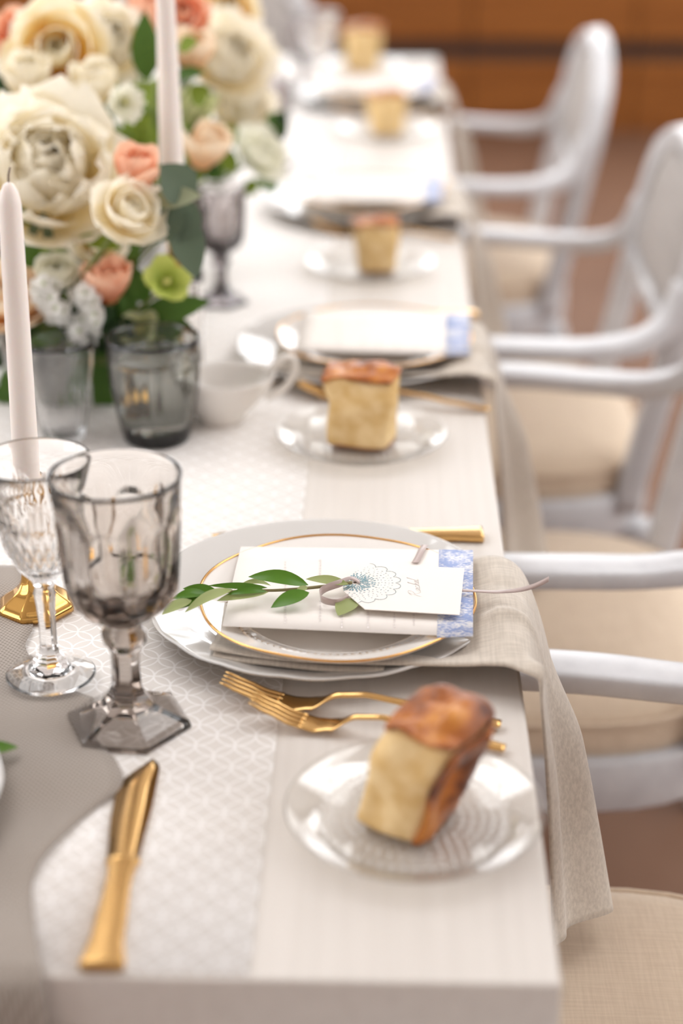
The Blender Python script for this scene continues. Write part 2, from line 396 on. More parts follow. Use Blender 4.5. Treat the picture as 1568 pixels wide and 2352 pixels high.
# ------------------------------------------------------------------ the table
TW, TL = 1.12, 3.50
table = thing('dining_table', 'long white painted wooden dining table set for a meal', 'table', (0, 0, 0))
box('tabletop', (-TW, 0, .705), (0, TL, .75), M_table, table, .003, 2)
box('apron', (-TW + .32, .12, .63), (-TW + .345, TL - .12, .705), M_table, table)
box('apron', (-.345, .12, .63), (-.32, TL - .12, .705), M_table, table)
for x in (-TW + .30, -.36):
    for y in (.10, TL - .16): box('leg', (x, y, 0), (x + .06, y + .06, .705), M_table, table, .004, 1)
ZT = .75
rn = grid('table_runner', lambda u, v: (lerp(-.905, -.203, u), lerp(.004, TL - .004, v), ZT + .0012), 4, 20, M_runner, None, .001)
tag(rn, 'white voile table runner woven with interlocking circles', 'table runner')

# ------------------------------------------------------------------ chairs
def make_chair(label):
    """armchair facing -X in its own frame; origin on the floor at seat centre, width along Y"""
    t = thing('armchair', label, 'chair', group='silver grey armchairs around the table')
    hw = .272
    def seat_pt(r, a):
        # rounded D outline, squarer at the front (-X)
        c, s = math.cos(a), math.sin(a); e = .62
        return (math.copysign(abs(c) ** e, c) * (.25 * r), math.copysign(abs(s) ** e, s) * hw * r)
    rings = [(1.0, .385), (1.005, .40), (1.0, .422), (.955, .438), (.85, .448), (.6, .456), (.3, .459), (0.001, .46)]
    S = 40; V, F = [], []
    for r, z in rings:
        for j in range(S): x, y = seat_pt(r * .985, 2 * math.pi * j / S); V.append((x, y, z))
    for i in range(len(rings) - 1):
        for j in range(S): q = (j + 1) % S; F.append((i * S + j, i * S + q, (i + 1) * S + q, (i + 1) * S + j))
    F.append(tuple(range(S - 1, -1, -1)))
    cu = mesh('seat_cushion', V, F, M_cush, t)
    tube('piping', [(*seat_pt(.995, 2 * math.pi * j / S), .428) for j in range(S + 1)], .004, M_cush, cu, 6)
    V, F = [], []
    for r, z in ((1.03, .315), (1.04, .32), (1.04, .378), (1.03, .385)):
        for j in range(S): x, y = seat_pt(r, 2 * math.pi * j / S); V.append((x, y, z))
    for i in range(3):
        for j in range(S): q = (j + 1) % S; F.append((i * S + j, i * S + q, (i + 1) * S + q, (i + 1) * S + j))
    F.append(tuple(range(S - 1, -1, -1))); F.append(tuple(3 * S + j for j in range(S)))
    mesh('seat_rail', V, F, M_chair, t)
    for sx in (-1, 1):
        for sy in (-1, 1):
            if sx < 0: pts = [(-.215, sy * .235, .32), (-.218, sy * .236, .2), (-.22, sy * .236, 0)]
            else: pts = [(.225, sy * .205, .32), (.255, sy * .21, .18), (.30, sy * .215, 0)]
            tube('leg', catmull(pts, 6), [lerp(.025, .014, i / 12) for i in range(13)], M_chair, t, 10, square=True)
    # hoop back: two uprights joined by an arched top, leaning out
    def bx(z): return .215 + (z - .42) * .2
    hoop = []
    for z in (.36, .5, .6, .68, .75): hoop.append((bx(z), -.235 - .02 * (z - .4) / .4, z))
    for a in (150, 120, 90, 60, 30):
        z = .76 + .130 * math.sin(R(a)); hoop.append((bx(z), .255 * math.cos(R(a)) if a != 90 else 0, z))
    for z in (.75, .68, .6, .5, .36): hoop.append((bx(z), .235 + .02 * (z - .4) / .4, z))
    tube('back_frame', catmull(hoop, 5), .021, M_chair, t, 12, up=(1, 0, .2), square=True)
    # upholstered panel inside the hoop
    def pad(side):
        def f(u, v):
            z = lerp(.655, .862, v); z0 = (z - .76) / .130
            half = .225 if z < .76 else .235 * math.sqrt(max(0.02, 1 - z0 * z0 * .85))
            y = lerp(-half, half, u) * .97
            e = (1 - (2 * u - 1) ** 4) * (1 - (2 * v - 1) ** 4)
            return (bx(z) + side * (.006 + .010 * e), y, z)
        return f
    V, F = [], []
    nu, nv = 14, 10
    for side in (-1, 1):
        f = pad(side); b = len(V)
        V += [f(i / nu, j / nv) for j in range(nv + 1) for i in range(nu + 1)]
        for j in range(nv):
            for i in range(nu):
                q = (b + j * (nu + 1) + i, b + j * (nu + 1) + i + 1, b + (j + 1) * (nu + 1) + i + 1, b + (j + 1) * (nu + 1) + i)
                F.append(q if side > 0 else q[::-1])
    n1 = (nu + 1) * (nv + 1); loop = [i for i in range(nu + 1)] + [j * (nu + 1) + nu for j in range(1, nv + 1)] + [nv * (nu + 1) + i for i in range(nu - 1, -1, -1)] + [j * (nu + 1) for j in range(nv - 1, 0, -1)]
    for a, b in zip(loop, loop[1:] + loop[:1]): F.append((a, b, b + n1, a + n1))
    mesh('backrest', V, F, M_pad, t)
    tube('back_rail', [(bx(.645), -.246, .645), (bx(.64), 0, .64), (bx(.645), .246, .645)], .017, M_chair, t, 8, square=True)
    for s in (-1, 1):
        arm = [(-.262, s * .312, .640), (-.25, s * .314, .647), (-.19, s * .318, .652), (-.10, s * .320, .654), (.02, s * .316, .652), (.12, s * .304, .648), (.20, s * .282, .652), (.245, s * .264, .680), (.268, s * .256, .735)]
        ap = catmull(arm, 5)
        rr = []
        for p in ap:
            x = p.x; wv = lerp(.027, .019, smooth01((x - .05) / .2)); rr.append((wv, lerp(.0125, .017, smooth01((x - .1) / .12))))
        tube('arm', ap, rr, M_chair, t, 14, square=True)
        post = [(-.19, s * .262, .36), (-.165, s * .282, .45), (-.15, s * .302, .54), (-.175, s * .316, .640)]
        tube('arm_post', catmull(post, 5), .019, M_chair, t, 10, up=(1, 0, 0), square=True)
    return t
chair0 = make_chair('silver grey armchair nearest the camera, only its beige seat and far arm showing')
chair0.location = (.05, .27, 0)
for y, cxx, lab in ((1.125, .06, 'silver grey armchair beside the hanging taupe napkin, second from the near end'),
               (1.875, .060, 'silver grey armchair third along the table, its leaning back cut by the frame'),
               (2.88, .014, 'silver grey armchair farthest along the side, its whole rounded back in view')):
    c = copy_tree(chair0, None, lab); c.location = (cxx, y, 0)
c = copy_tree(chair0, None, 'silver grey armchair at the far head of the table, behind the flowers')
c.location = (-.60, TL + .26, 0); c.rotation_euler = (0, 0, R(90))

# ------------------------------------------------------------------ tableware builders
def make_charger():
    Rr = .152
    def md(t, i, r, z):
        f = smooth01((r - .118) / .034)
        return r * 1.045 + f * .0012 * abs(math.sin(9 * t)) - f * .0008, z + f * .0003 * math.cos(18 * t)
    prof = [(0, .004), (.06, .004), (.098, .0045), (.106, .007), (.113, .0115), (.125, .0145), (.140, .0185), (.149, .0215), (.152, .0225), (.1535, .0222),
            (.1535, .0205), (.150, .0190), (.140, .0155), (.125, .0115), (.112, .0075), (.104, .002), (.098, 0), (.09, .0005), (0, .0008)]
    return lathe('charger_plate', prof, M_porc, None, 144, md)
def beads(parent):
    V, F = [], []
    # raised beading near the rim
    return None
def rimfun(t): return 1 + .022 * (abs(math.sin(3 * t)) ** 1.5 - .5) * 1.0
def make_plate():
    t = bpy.data.objects.new('dinner_plate', None); COL.objects.link(t)
    def md(th, i, r, z):
        f = smooth01((r - .085) / .035)
        k = lerp(1, rimfun(th), f); return r * k, z
    prof = [(0, .0045), (.05, .0045), (.078, .005), (.086, .0075), (.094, .012), (.104, .0155), (.114, .0185), (.121, .021), (.1235, .0218), (.1242, .0208), (.122, .0190),
            (.114, .0160), (.104, .0128), (.093, .009), (.083, .004), (.078, 0), (.073, .001), (0, .002)]
    lathe('plate_body', prof, M_white, t, 120, md)
    n = 160; tube('gold_rim', [(.1232 * rimfun(2 * math.pi * j / n) * math.cos(2 * math.pi * j / n), .1232 * rimfun(2 * math.pi * j / n) * math.sin(2 * math.pi * j / n), .0218) for j in range(n + 1)], .0013, M_goldrim, t, 6)
    # laurel wreath print on the verge : pairs of slim leaves along a circle
    V, F = [], []
    cnt = 96
    for j in range(cnt):
        a = 2 * math.pi * j / cnt
        for s in (-1, 1):
            b = len(V); r0 = .0965
            for (da, dr, w_) in ((0, 0, 0), (.020, .0016, 1), (.043, .0034, 0), (.026, .0006, 1)):
                rr = r0 + s * dr; zz = .012 + (rr - .094) / (.104 - .094) * .0035 + .00025
                kf = lerp(1, rimfun(a + da), smooth01((rr - .085) / .035))
                V.append((rr * kf * math.cos(a + da), rr * kf * math.sin(a + da), zz))
            F.append((b, b + 1, b + 2, b + 3))
    o = mesh('laurel_print', V, F, M_laurel, t, False); o['kind'] = 'stuff'
    return t
def make_bread_plate(label):
    """pressed glass plate: concentric rings of raised hobnails in the well, plain rim"""
    o = thing('glass_bread_plate', label, 'plate', group='clear glass bread plates')
    prof = [(r * .001, .004) for r in (0, 8)] + [(.010 + .0015 * i, .0042) for i in range(40)]
    prof += [(.0705, .0060), (.074, .0088), (.079, .0114), (.085, .0130), (.091, .0150), (.0955, .0168), (.0968, .0162), (.094, .0138), (.086, .0108), (.078, .0078), (.070, .0030), (.066, 0), (.03, .0004), (0, .0005)]
    def md(t, i, r, z):
        if 2 <= i < 42:
            n_ = max(6, int(r * 2 * math.pi / .0085)); k_ = int(r / .0075); n_ = max(8, int((k_ + .5) * .0075 * 2 * math.pi / .0085))
            z += .0034 * (abs(math.sin(math.pi * (r / .0075))) * abs(math.sin(n_ * t / 2 + k_ * .8))) ** .8
        return r, z
    lathe('plate_body', prof, M_thin, o, 240, md)
    return o

def make_fork(label):
    """tines toward -X, lying along X; origin at mid length on the table"""
    t = thing('gold_fork', label, 'fork', group='gold forks')
    def zc(s): # s 0 tine tip .. 1 handle end, length .232
        P = [(0, .0225), (.08, .015), (.17, .007), (.26, .0035), (.33, .006), (.42, .0165), (.52, .019), (.65, .0155), (.8, .0095), (1.0, .0045)]
        for (a, b) in zip(P[:-1], P[1:]):
            if a[0] <= s <= b[0]: return lerp(a[1], b[1], smooth01((s - a[0]) / (b[0] - a[0])) * .5 + .5 * (s - a[0]) / (b[0] - a[0]))
        return P[-1][1]
    Ln = .232
    def X(s): return -Ln / 2 + s * Ln
    for j in range(4):
        y0 = (j - 1.5) * .0066
        pts = [(X(s), y0 * lerp(.92, 1.0, s / .2), zc(s)) for s in (0, .02, .05, .1, .15, .2, .215)]
        tube('tine', pts, [.0007, .0013, .0017, .0019, .0021, .0022, .0022], M_gold, t, 8, 1.1, .8)
    ws = [(.20, .0122), (.23, .0128), (.27, .0128), (.31, .0105), (.335, .0112), (.355, .0085), (.38, .005), (.42, .0036), (.5, .0034), (.6, .0036), (.75, .0050), (.88, .0066), (.96, .0068), (1.0, .0055)]
    def wd(s):
        for a, b in zip(ws[:-1], ws[1:]):
            if a[0] <= s <= b[0]: return lerp(a[1], b[1], (s - a[0]) / (b[0] - a[0]))
        return ws[-1][1]
    ss = [.2 + .8 * i / 60 for i in range(61)]
    tube('handle', [(X(s), 0, zc(s)) for s in ss], [(wd(s), .0011 if s < .34 else lerp(.0011, .0022, smooth01((s - .34) / .08))) for s in ss], M_gold, t, 12)
    return t
def make_knife(label):
    """blade toward +Y, lying along Y; origin mid length"""
    t = thing('gold_knife', label, 'knife', group='gold knives')
    Ln = .246
    ss = [i / 40 for i in range(41)]
    def hw(s): # handle half width, s 0 = butt
        return lerp(.0115, .0085, smooth01(s / .12)) if s < .12 else lerp(.0085, .0068, smooth01((s - .12) / .25)) if s < .37 else lerp(.0068, .0082, smooth01((s - .37) / .1))
    hs = [s * .47 for s in ss]
    tube('handle', [(0, -Ln / 2 + s * Ln, .0042) for s in hs], [(hw(s), .0040) for s in hs], M_gold, t, 14, square=True)
    V, F = [], []
    bs = [.455 + .545 * i / 24 for i in range(25)]
    for s in bs:
        q = (s - .455) / .545; y = -Ln / 2 + s * Ln
        left = -lerp(.0095, .0125, smooth01(q / .5)) if q < .72 else -lerp(.0125, -.004, ((q - .72) / .28) ** 1.6)
        right = lerp(.0085, .0105, smooth01(q / .6)) if q < .9 else lerp(.0105, .006, ((q - .9) / .1) ** 2)
        mid = (left + right) / 2
        V += [(left, y, .0030), (mid, y, .0046), (right, y, .0042), (mid, y, .0014)]
    for i in range(24):
        for k_ in range(4): q = (k_ + 1) % 4; F.append((i * 4 + k_, i * 4 + q, (i + 1) * 4 + q, (i + 1) * 4 + k_))
    F.append((3, 2, 1, 0)); F.append((96, 97, 98, 99))
    mesh('blade', V, F, M_gold, t)
    tube('collar', [(0, -Ln / 2 + s * Ln, .0042) for s in (.45, .458, .466, .474)], [(.0085, .0043), (.0098, .0048), (.0098, .0048), (.0088, .0043)], M_gold, t, 12)
    return t

# ------------------------------------------------------------------ bread
def make_bread(name_label, w_, d_, h_, lean=(0, 0), flare=1.12, seed=1, wrap=False):
    """cut piece of focaccia: crumb block with a blistered crust on top (and down one side when wrap)"""
    t = thing('bread_piece', name_label, 'bread', group='pieces of bread')
    n = 10
    def blk(u, v, s, out=0.0):
        k_ = lerp(1, flare, s ** 1.4); uu, vv = u * 2 - 1, v * 2 - 1
        rd = lerp(1, 1 / max(1.0, (abs(uu) ** 5 + abs(vv) ** 5) ** .2), .9)
        x = uu / 2 * w_ * k_ * rd; y = vv / 2 * d_ * k_ * rd
        z = s * h_ - (.010 * (uu * uu + vv * vv) * .5 + .008 * noise.noise(Vector((u * 2.2 + seed, v * 2.2, seed)))) * smooth01((s - .55) / .45)
        x += .006 * noise.noise(Vector((s * 2.5, v * 2 + seed, 1))); y += .006 * noise.noise(Vector((s * 2.5, u * 2 + seed, 5)))
        p = Vector((x * 14 + seed, y * 14, z * 14)); nz = noise.noise(p * 3.0) * .0028 + noise.noise(p) * .004
        c = Vector((x, y, z - h_ / 2)); c = c.normalized() if c.length else c
        return Vector((x + lean[0] * s, y + lean[1] * s, z)) + c * (nz + out)
    def shell(name, faces, m, out, nn=n, relief=0.0, thick=0):
        V, F = [], []
        for face in faces:
            b = len(V)
            for j in range(nn + 1):
                for i in range(nn + 1):
                    a, c_ = i / nn, j / nn
                    uvs = {'top': (a, c_, 1), 'bot': (c_, a, 0), 'fr': (a, 0, c_), 'bk': (1 - a, 1, c_), 'lf': (0, 1 - a, c_), 'rt': (1, a, c_)}[face]
                    p = blk(*uvs, out)
                    if relief:
                        q = p * 60 + Vector((seed, 0, 0)); e = min(1, 6 * min(a, 1 - a, c_, 1 - c_) + .25)
                        p = p + Vector((0, 0, 1 if face == 'top' else 0)) * noise.noise(q) * relief * e + Vector((1 if face == 'rt' else 0, -1 if face == 'fr' else 0, 0)) * noise.noise(q) * relief * e * .8
                    V.append(p)
            for j in range(nn):
                for i in range(nn): F.append((b + j * (nn + 1) + i, b + j * (nn + 1) + i + 1, b + (j + 1) * (nn + 1) + i + 1, b + (j + 1) * (nn + 1) + i))
        o = mesh(name, V, F, m, t)
        bm = bmesh.new(); bm.from_mesh(o.data); bmesh.ops.remove_doubles(bm, verts=bm.verts, dist=2e-4); bmesh.ops.recalc_face_normals(bm, faces=bm.faces); bm.to_mesh(o.data); bm.free()
        if thick:
            s = o.modifiers.new('thickness', 'SOLIDIFY'); s.thickness = thick; s.offset = 1
        return subsurf(o)
    shell('crumb', ('top', 'bot', 'fr', 'bk', 'lf', 'rt'), M_crumb, 0)
    shell('crust', ('top', 'rt', 'bk') if wrap else ('top',), M_crust, .001, 14, .007, .004)
    if not wrap: shell('base_crust', ('bot',), M_crust, .0005, 6, 0, .002)
    return t

# ------------------------------------------------------------------ glasses
def shell_profile(outer, inner): return outer + inner[::-1]
def make_goblet(name, label, m, H=.212, rim=.0495):
    """pressed glass goblet: round lip, six arched panels, hexagonal stem and foot"""
    t = thing(name, label, 'goblet')
    k = H / .212
    # outer profile (z from table)
    P = [(0, .0125), (.012, .0118), (.026, .0075), (.038, .0022), (.0440, .0), (.0465, .0004), (.047, .003), (.0455, .0065), (.032, .0130), (.0200, .0200), (.0135, .0290), (.0112, .036), (.0105, .050), (.0112, .064), (.0122, .069),
         (.0168, .0735), (.0172, .080), (.0140, .0855), (.0145, .090), (.020, .0945), (.0315, .1015), (.0385, .110), (.0425, .1195)]
    for i in range(1, 31):
        q = i / 30; z = lerp(.1195, .208, q); r = lerp(.0425, .0485, q ** .8); P.append((r, z))
    P += [(.0493, .2105), (.0488, .2118), (.0475, .2115)]
    inner = [(.0468, .206), (.0452, .196), (.0418, .184), (.0392, .170), (.0372, .145), (.0355, .130), (.031, .1195), (.022, .1100), (.011, .1035), (0, .102)]
    n_out = len(P)
    def hexr(th, a):
        ph = (th + R(10)) % (math.pi / 3) - math.pi / 6
        return lerp(1, math.cos(math.pi / 6) / math.cos(ph) * 1.06, a), ph / (math.pi / 6)
    def md(th, i, r, z):
        zz = z
        if i >= n_out: return r * k, z * k
        if z < .066: a = .96
        elif z < .10: a = .45
        elif z < .185: a = .55
        else: a = .55 * (1 - smooth01((z - .18) / .02))
        f, u = hexr(th, a)
        r *= f
        if .118 < z < .195:
            # arched sunk panel with a raised border
            top = .172 + .010 * math.sqrt(max(0, 1 - min(1, abs(u) / .62) ** 2)) if abs(u) < .62 else 0
            ins = smooth01((.66 - abs(u)) / .08) * smooth01((z - .121) / .004) * smooth01((top - z) / .004) if abs(u) < .66 else 0
            r -= .0028 * ins
        if .105 < z < .119: r += .0012 * math.cos(12 * th)
        return r * k, z * k
    lathe('bowl_and_stem', P + inner, m, t, 144, md)
    return t
def make_crystal(label):
    t = thing('crystal_wine_glass', label, 'wine glass')
    P = [(0, .0060), (.010, .0055), (.024, .0030), (.034, .0006), (.037, 0), (.0382, .0010), (.037, .0024), (.025, .0058), (.0155, .0105), (.0130, .0160), (.0085, .0215), (.0072, .032), (.0072, .05), (.0082, .066), (.0095, .077), (.0078, .0830),
         (.0095, .0865), (.0105, .0900)]
    for i in range(1, 41):
        q = i / 40; z = lerp(.0900, .196, q)
        r = .0105 + (.0315 - .0105) * math.sin(min(1, q / .42) * math.pi / 2) if q < .42 else lerp(.0325, .0455, ((q - .42) / .58) ** .9)
        P.append((r, z))
    P += [(.0458, .1972), (.0452, .198), (.0444, .1972)]
    n_out = len(P)
    inner = [(.0424, .187), (.0368, .172), (.0312, .155), (.0268, .136), (.0200, .1125), (.011, .1005), (0, .098)]
    def md(th, i, r, z):
        if i >= n_out: return r, z
        if .012 < z < .088:
            ph = (th % (math.pi / 4)) - math.pi / 8; r *= math.cos(math.pi / 8) / math.cos(ph) * 1.03
        if .092 < z < .147:
            a = abs(math.sin(11 * th + (z - .09) * 150)); b = abs(math.sin(11 * th - (z - .09) * 150))
            r += .0018 * (min(a, b) - .4) * smooth01((z - .092) / .006) * smooth01((.147 - z) / .004)
        elif .147 <= z < .176:
            u = ((th * 7 / (2 * math.pi)) % 1) * 2 - 1; top = .176 - .022 * abs(u) ** 1.5
            if z < top: r -= .0016 * smooth01((top - z) / .004) * (.4 + .6 * abs(math.sin(21 * th)))
        return r, z
    lathe('bowl_and_stem', P + inner, M_crystal, t, 176, md)
    return t
def make_tumbler(name, label, m, H, r0, r1, belly, flutes, foot, water=None, base=.012):
    t = thing(name, label, 'tumbler')
    P = [(0, 0), (r0 * .9, 0), (r0, .003)]
    for i in range(1, 25):
        q = i / 24; P.append((lerp(r0, r1, q) + belly * math.sin(q * math.pi * .8), lerp(.003, H - .001, q)))
    P += [(r1 + belly * .55 - .0008, H)]
    n_out = len(P)
    def rin(q): return lerp(r0, r1, q) + belly * math.sin(q * math.pi * .8) - .0022
    inner = [(rin(i / 12), lerp(base, H - .0005, i / 12)) for i in range(12, -1, -1)] + [(r0 * .5, base - .002), (0, base - .002)]
    def md(th, i, r, z):
        if i >= n_out or not flutes: return r, z
        n, depth, top = flutes
        return r - depth * abs(math.sin(n * th / 2)) ** .6 * smooth01((top - z) / (.25 * top)) * smooth01(z / .006), z
    lathe('glass_body', P + inner, m, t, 120, md)
    if water:
        Wp = [(0, base - .0015), (r0 * .5, base - .0015)] + [(rin(q) - .0004, lerp(base, H, q)) for q in [i / 12 * water for i in range(13)]] + [(0, lerp(base, H, water))]
        lathe('water', Wp, M_water, t, 64)
    return t
gob = make_goblet('smoke_goblet', 'smoky brown pressed glass goblet with arched panels and hexagonal foot', M_smoke, .222)
gob.location = (-.3245, .3135, ZT + .0013); gob.rotation_euler.z = R(4)
cry = make_crystal('clear cut crystal wine glass beside the smoky brown goblet')
cry.location = (-.3995, .379, ZT + .0095)
t1 = make_tumbler('smoke_tumbler', 'smoky grey glass tumbler nearly full of water', M_smokeg, .124, .038, .0475, .0075, (16, .0008, .11), 0, .80, .014)
t1.location = (-.379, .938, ZT + .0013)
t2 = make_tumbler('cut_tumbler', 'clear tumbler with cut flutes behind the tall near candle', M_glass, .118, .024, .0390, .002, (18, .0014, .060), 0, None, .010)
t2.location = (-.485, .938, ZT + .0013)
t3 = make_tumbler('straight_glass', 'tall clear straight glass standing behind the smoky grey tumbler', M_glass, .15, .030, .034, .0, None, 0, None, .010)
t3.location = (-.372, 1.10, ZT + .0013)
g2 = make_goblet('dark_smoke_goblet', 'dark smoke faceted goblet blurred at the second place setting', M_smoked, .165, .045)
g2.location = (-.352, 1.46, ZT + .0013); g2['group'] = 'dark smoke goblets farther down the table'
for (x, y, lab) in ((-.335, 2.30, 'dark smoke faceted goblet at the third place setting, beside the white flowers'), (-.31, 3.02, 'dark smoke faceted goblet at the farthest place setting'),
                    (-.435, 1.60, 'dark smoke faceted goblet half hidden behind the eucalyptus leaves')):
    c = copy_tree(g2, None, lab); c.location = (x, y, ZT + .0013)
cc = copy_tree(cry, None, 'clear cut crystal wine glass far down the table near its end'); cc.location = (-.27, 2.86, ZT + .0013)

# white sauce boat with a loop handle
sb = thing('sauce_boat', 'small white porcelain sauce boat with loop handle behind the goblets', 'sauce boat', (-.312, 1.00, ZT + .0013), R(20))
def boat(th, i, r, z):
    f = smooth01(z / .05); e = 1 + f * (.35 * math.cos(th) ** 2)
    return r * e, z + f * (.016 * max(0, -math.cos(th)) ** 2)
lathe('boat_body', [(0, 0), (.026, 0), (.028, .004), (.030, .010), (.038, .020), (.0445, .034), (.0475, .048), (.049, .055), (.0475, .0555), (.0455, .048), (.042, .034), (.035, .020), (.02, .013), (0, .012)], M_white, sb, 64, boat)
tube('handle', catmull([(.058, 0, .050), (.074, 0, .066), (.088, 0, .068), (.092, 0, .052), (.080, 0, .032), (.056, 0, .020)], 6), .0042, M_white, sb, 8, up=(0, 1, 0))

# ------------------------------------------------------------------ candles
def make_holder(label, H):
    t = thing('gold_candlestick', label, 'candlestick')
    P = [(0, 0), (.0345, 0), (.0352, .003), (.034, .0065), (.029, .0105), (.0215, .016), (.0155, .022), (.0125, .030), (.0105, .042)]
    P += [(.0095, .042 + (H - .042) * q) for q in (.15, .45)] + [(.0125, .042 + (H - .042) * .55), (.0095, .042 + (H - .042) * .65), (.0105, H - .028), (.0165, H - .018), (.0175, H - .004), (.0168, H), (.0125, H), (.0122, H - .02), (0, H - .02)]
    def md(th, i, r, z):
        if z < .03 and r > .012:
            ph = ((th + R(11)) % (math.pi / 4)) - math.pi / 8; f = math.cos(math.pi / 8) / math.cos(ph) * 1.04; return r * f, z
        return r, z
    lathe('stick', P, M_brass, t, 64, md); return t
def make_candle(label, r0, r1, H):
    t = thing('taper_candle', label, 'candle', group='ivory taper candles')
    lathe('wax', [(0, 0), (r0, 0), (r0, .002)] + [(lerp(r0, r1, q), lerp(.002, H - .018, q)) for q in (.25, .5, .75, 1)] + [(r1 * .8, H - .009), (r1 * .45, H - .002), (.001, H), (0, H)], M_candle, t, 40)
    tube('wick', [(0, 0, H - .002), (.0005, 0, H + .006), (.002, .001, H + .012)], .0009, M_wick, t, 6)
    return t
h1 = make_holder('low gold candlestick with octagonal foot behind the crystal wine glass', .120); h1.location = (-.437, .513, ZT + .0035)
c1 = make_candle('ivory taper candle at the left edge, its pointed tip in view', .0120, .0098, .295); c1.location = (-.437, .513, ZT + .0035 + .1005); c1.rotation_euler = (0, R(.9), 0)
h2 = make_holder('tall gold candlestick hidden among the flowers', .235); h2.location = (-.3725, 1.12, ZT + .0013)
c2 = make_candle('ivory taper candle rising among the peach flowers, top out of frame', .0160, .0090, .34); c2.location = (-.3725, 1.12, ZT + .0013 + .2155)

# ------------------------------------------------------------------ place setting nearest the camera
CHG = make_charger(); tag(CHG, 'pale grey scalloped charger plate under the gold rimmed plate with the sprig', 'charger plate', 'pale grey chargers'); CHG.location = (-.174, .512, ZT + .0018)
def charger_copy(x, y, lab):
    c = copy_tree(CHG, None, lab); c.location = (x, y, ZT + .0018); return c
PLT = make_plate(); tag(PLT, 'ivory dinner plate with wavy gold rim under the menu with the olive sprig', 'plate', 'gold rimmed dinner plates'); PLT.location = (-.160, .482, .7655)
PLT.rotation_euler.z = R(12)
# napkin
def napkin_edges(d):
    near = [(-.266, .398, .7765), (-.19, .379, .7765), (-.065, .375, .7765), (-.03, .372, .779), (-.010, .364, .781), (.006, .352, .774), (.014, .346, .752), (.020, .342, .70), (.027, .338, .62), (.034, .334, .520)]
    far = [(-.262, .585, .7700), (-.15, .587, .7700), (-.065, .585, .7700), (-.034, .580, .778), (-.010, .572, .783), (.010, .556, .776), (.026, .530, .745), (.042, .505, .69), (.067, .490, .603), (.099, .470, .478)]
    return near, far
def make_napkin(label):
    t = thing('napkin', label, 'napkin', group='taupe linen napkins')
    n_, f_ = napkin_edges(0); a, b = catmull(n_, 8), catmull(f_, 8); K = len(a) - 1
    def f(u, v):
        i = u * K; i0 = min(int(i), K - 1); q = i - i0
        p = a[i0].lerp(a[i0 + 1], q).lerp(b[i0].lerp(b[i0 + 1], q), v)
        hang = smooth01((.76 - p.z) / .1); mid = smooth01((u - .28) / .12) * (1 - hang)
        wv = math.sin(v * math.pi)
        p.z -= .0125 * smooth01(v / .25) * smooth01((1 - v) / .15) * (1 - smooth01((u - .2) / .1))
        p = p + Vector((.014 * math.sin(v * 9.0 + u * 2) * wv, 0, 0)) * hang
        p.x += hang * .010 * math.sin(v * math.pi)
        p.z += mid * (.004 * wv + .0055 * math.exp(-((v - .42 - .35 * (u - .45)) / .035) ** 2) - .002 * math.exp(-((v - .7) / .06) ** 2))
        # tucked pleat where the near edge rolls over the table edge
        e = math.exp(-((v - .06) / .07) ** 2) * math.exp(-((u - .58) / .06) ** 2); p.z += .010 * e; p.x += .006 * e
        return p
    g = grid('cloth', f, 90, 40, M_napkin, t, .0022); g.name = 'cloth'
    def f2(u, v):
        p = f(u * .17, v)
        return Vector((p.x + .003, p.y - .004 + .006 * v, p.z - .0042 - .0008 * math.sin(u * 9)))
    grid('folded_layer', f2, 24, 16, M_napkin, t, .0030)
    # rolled left fold joining the layers
    return t
NAP = make_napkin('taupe linen napkin under the gold rimmed plate, hanging over the table edge')

# menu card, name tag, ribbon, sprig
ZM = .7885
def quad_card(name, px, z, m, parent, th=.0006, nu=12, nv=6, curl=0.0):
    a, b, c_, d = [un(x, y, z) for x, y in px]  # TL TR BR BL
    return grid(name, lambda u, v: (d.lerp(c_, u)).lerp(a.lerp(b, u), v) + Vector((0, 0, curl * (2 * u - 1) ** 2)), nu, nv, m, parent, th)
def make_menu(label):
    t = thing('menu_card', label, 'menu card', group='menu cards')
    quad_card('card', ((553, 1255), (1086, 1264), (1086, 1462), (510, 1437)), ZM, M_paper, t)
    a, b, c_, d = un(1008, 1262.7, ZM), un(1086, 1264, ZM), un(1086, 1462, ZM), un(1003, 1465, ZM)
    grid('toile_band', lambda u, v: d.lerp(c_, u).lerp(a.lerp(b, u), v) + Vector((0, 0, .0003)), 2, 4, M_toile, t, .0002)
    # faint printed lines, columns of words running across the card
    V, F = [], []; r2 = random.Random(3)
    for (x, y0, y1) in ((655, 1290, 1430), (735, 1380, 1425), (735, 1285, 1325), (785, 1395, 1440), (845, 1405, 1440), (905, 1408, 1440), (950, 1410, 1432)):
        y = y0
        while y < y1:
            ln = r2.uniform(2.5, 6); p = un(x + r2.uniform(-1, 1), y, ZM); q = un(x, y + ln, ZM); w_ = r2.uniform(.0006, .0011); b0 = len(V)
            V += [p + Vector((-w_, 0, .00035)), p + Vector((w_, 0, .00035)), q + Vector((w_, 0, .00035)), q + Vector((-w_, 0, .00035))]; F.append((b0, b0 + 1, b0 + 2, b0 + 3)); y += ln + r2.uniform(1, 3)
    o = mesh('printed_lines', V, F, M_ink, t, False); o['kind'] = 'stuff'
    return t
MENU = make_menu('ivory menu card with blue toile end under the name tag and olive sprig')
ZG = .7945
tagt = thing('name_tag', 'ivory name tag with lace stamp and handwritten name tied to the sprig', 'name tag')
TP = [un(x, y, ZG) for x, y in ((807, 1319), (789, 1340), (788, 1357), (838, 1399), (1055, 1412), (1066, 1305), (848, 1294))]
def in_poly(x, y):
    ins = False; n = len(TP)
    for i in range(n):
        a, b = TP[i], TP[(i + 1) % n]
        if (a.y > y) != (b.y > y) and x < (b.x - a.x) * (y - a.y) / (b.y - a.y) + a.x: ins = not ins
    return ins
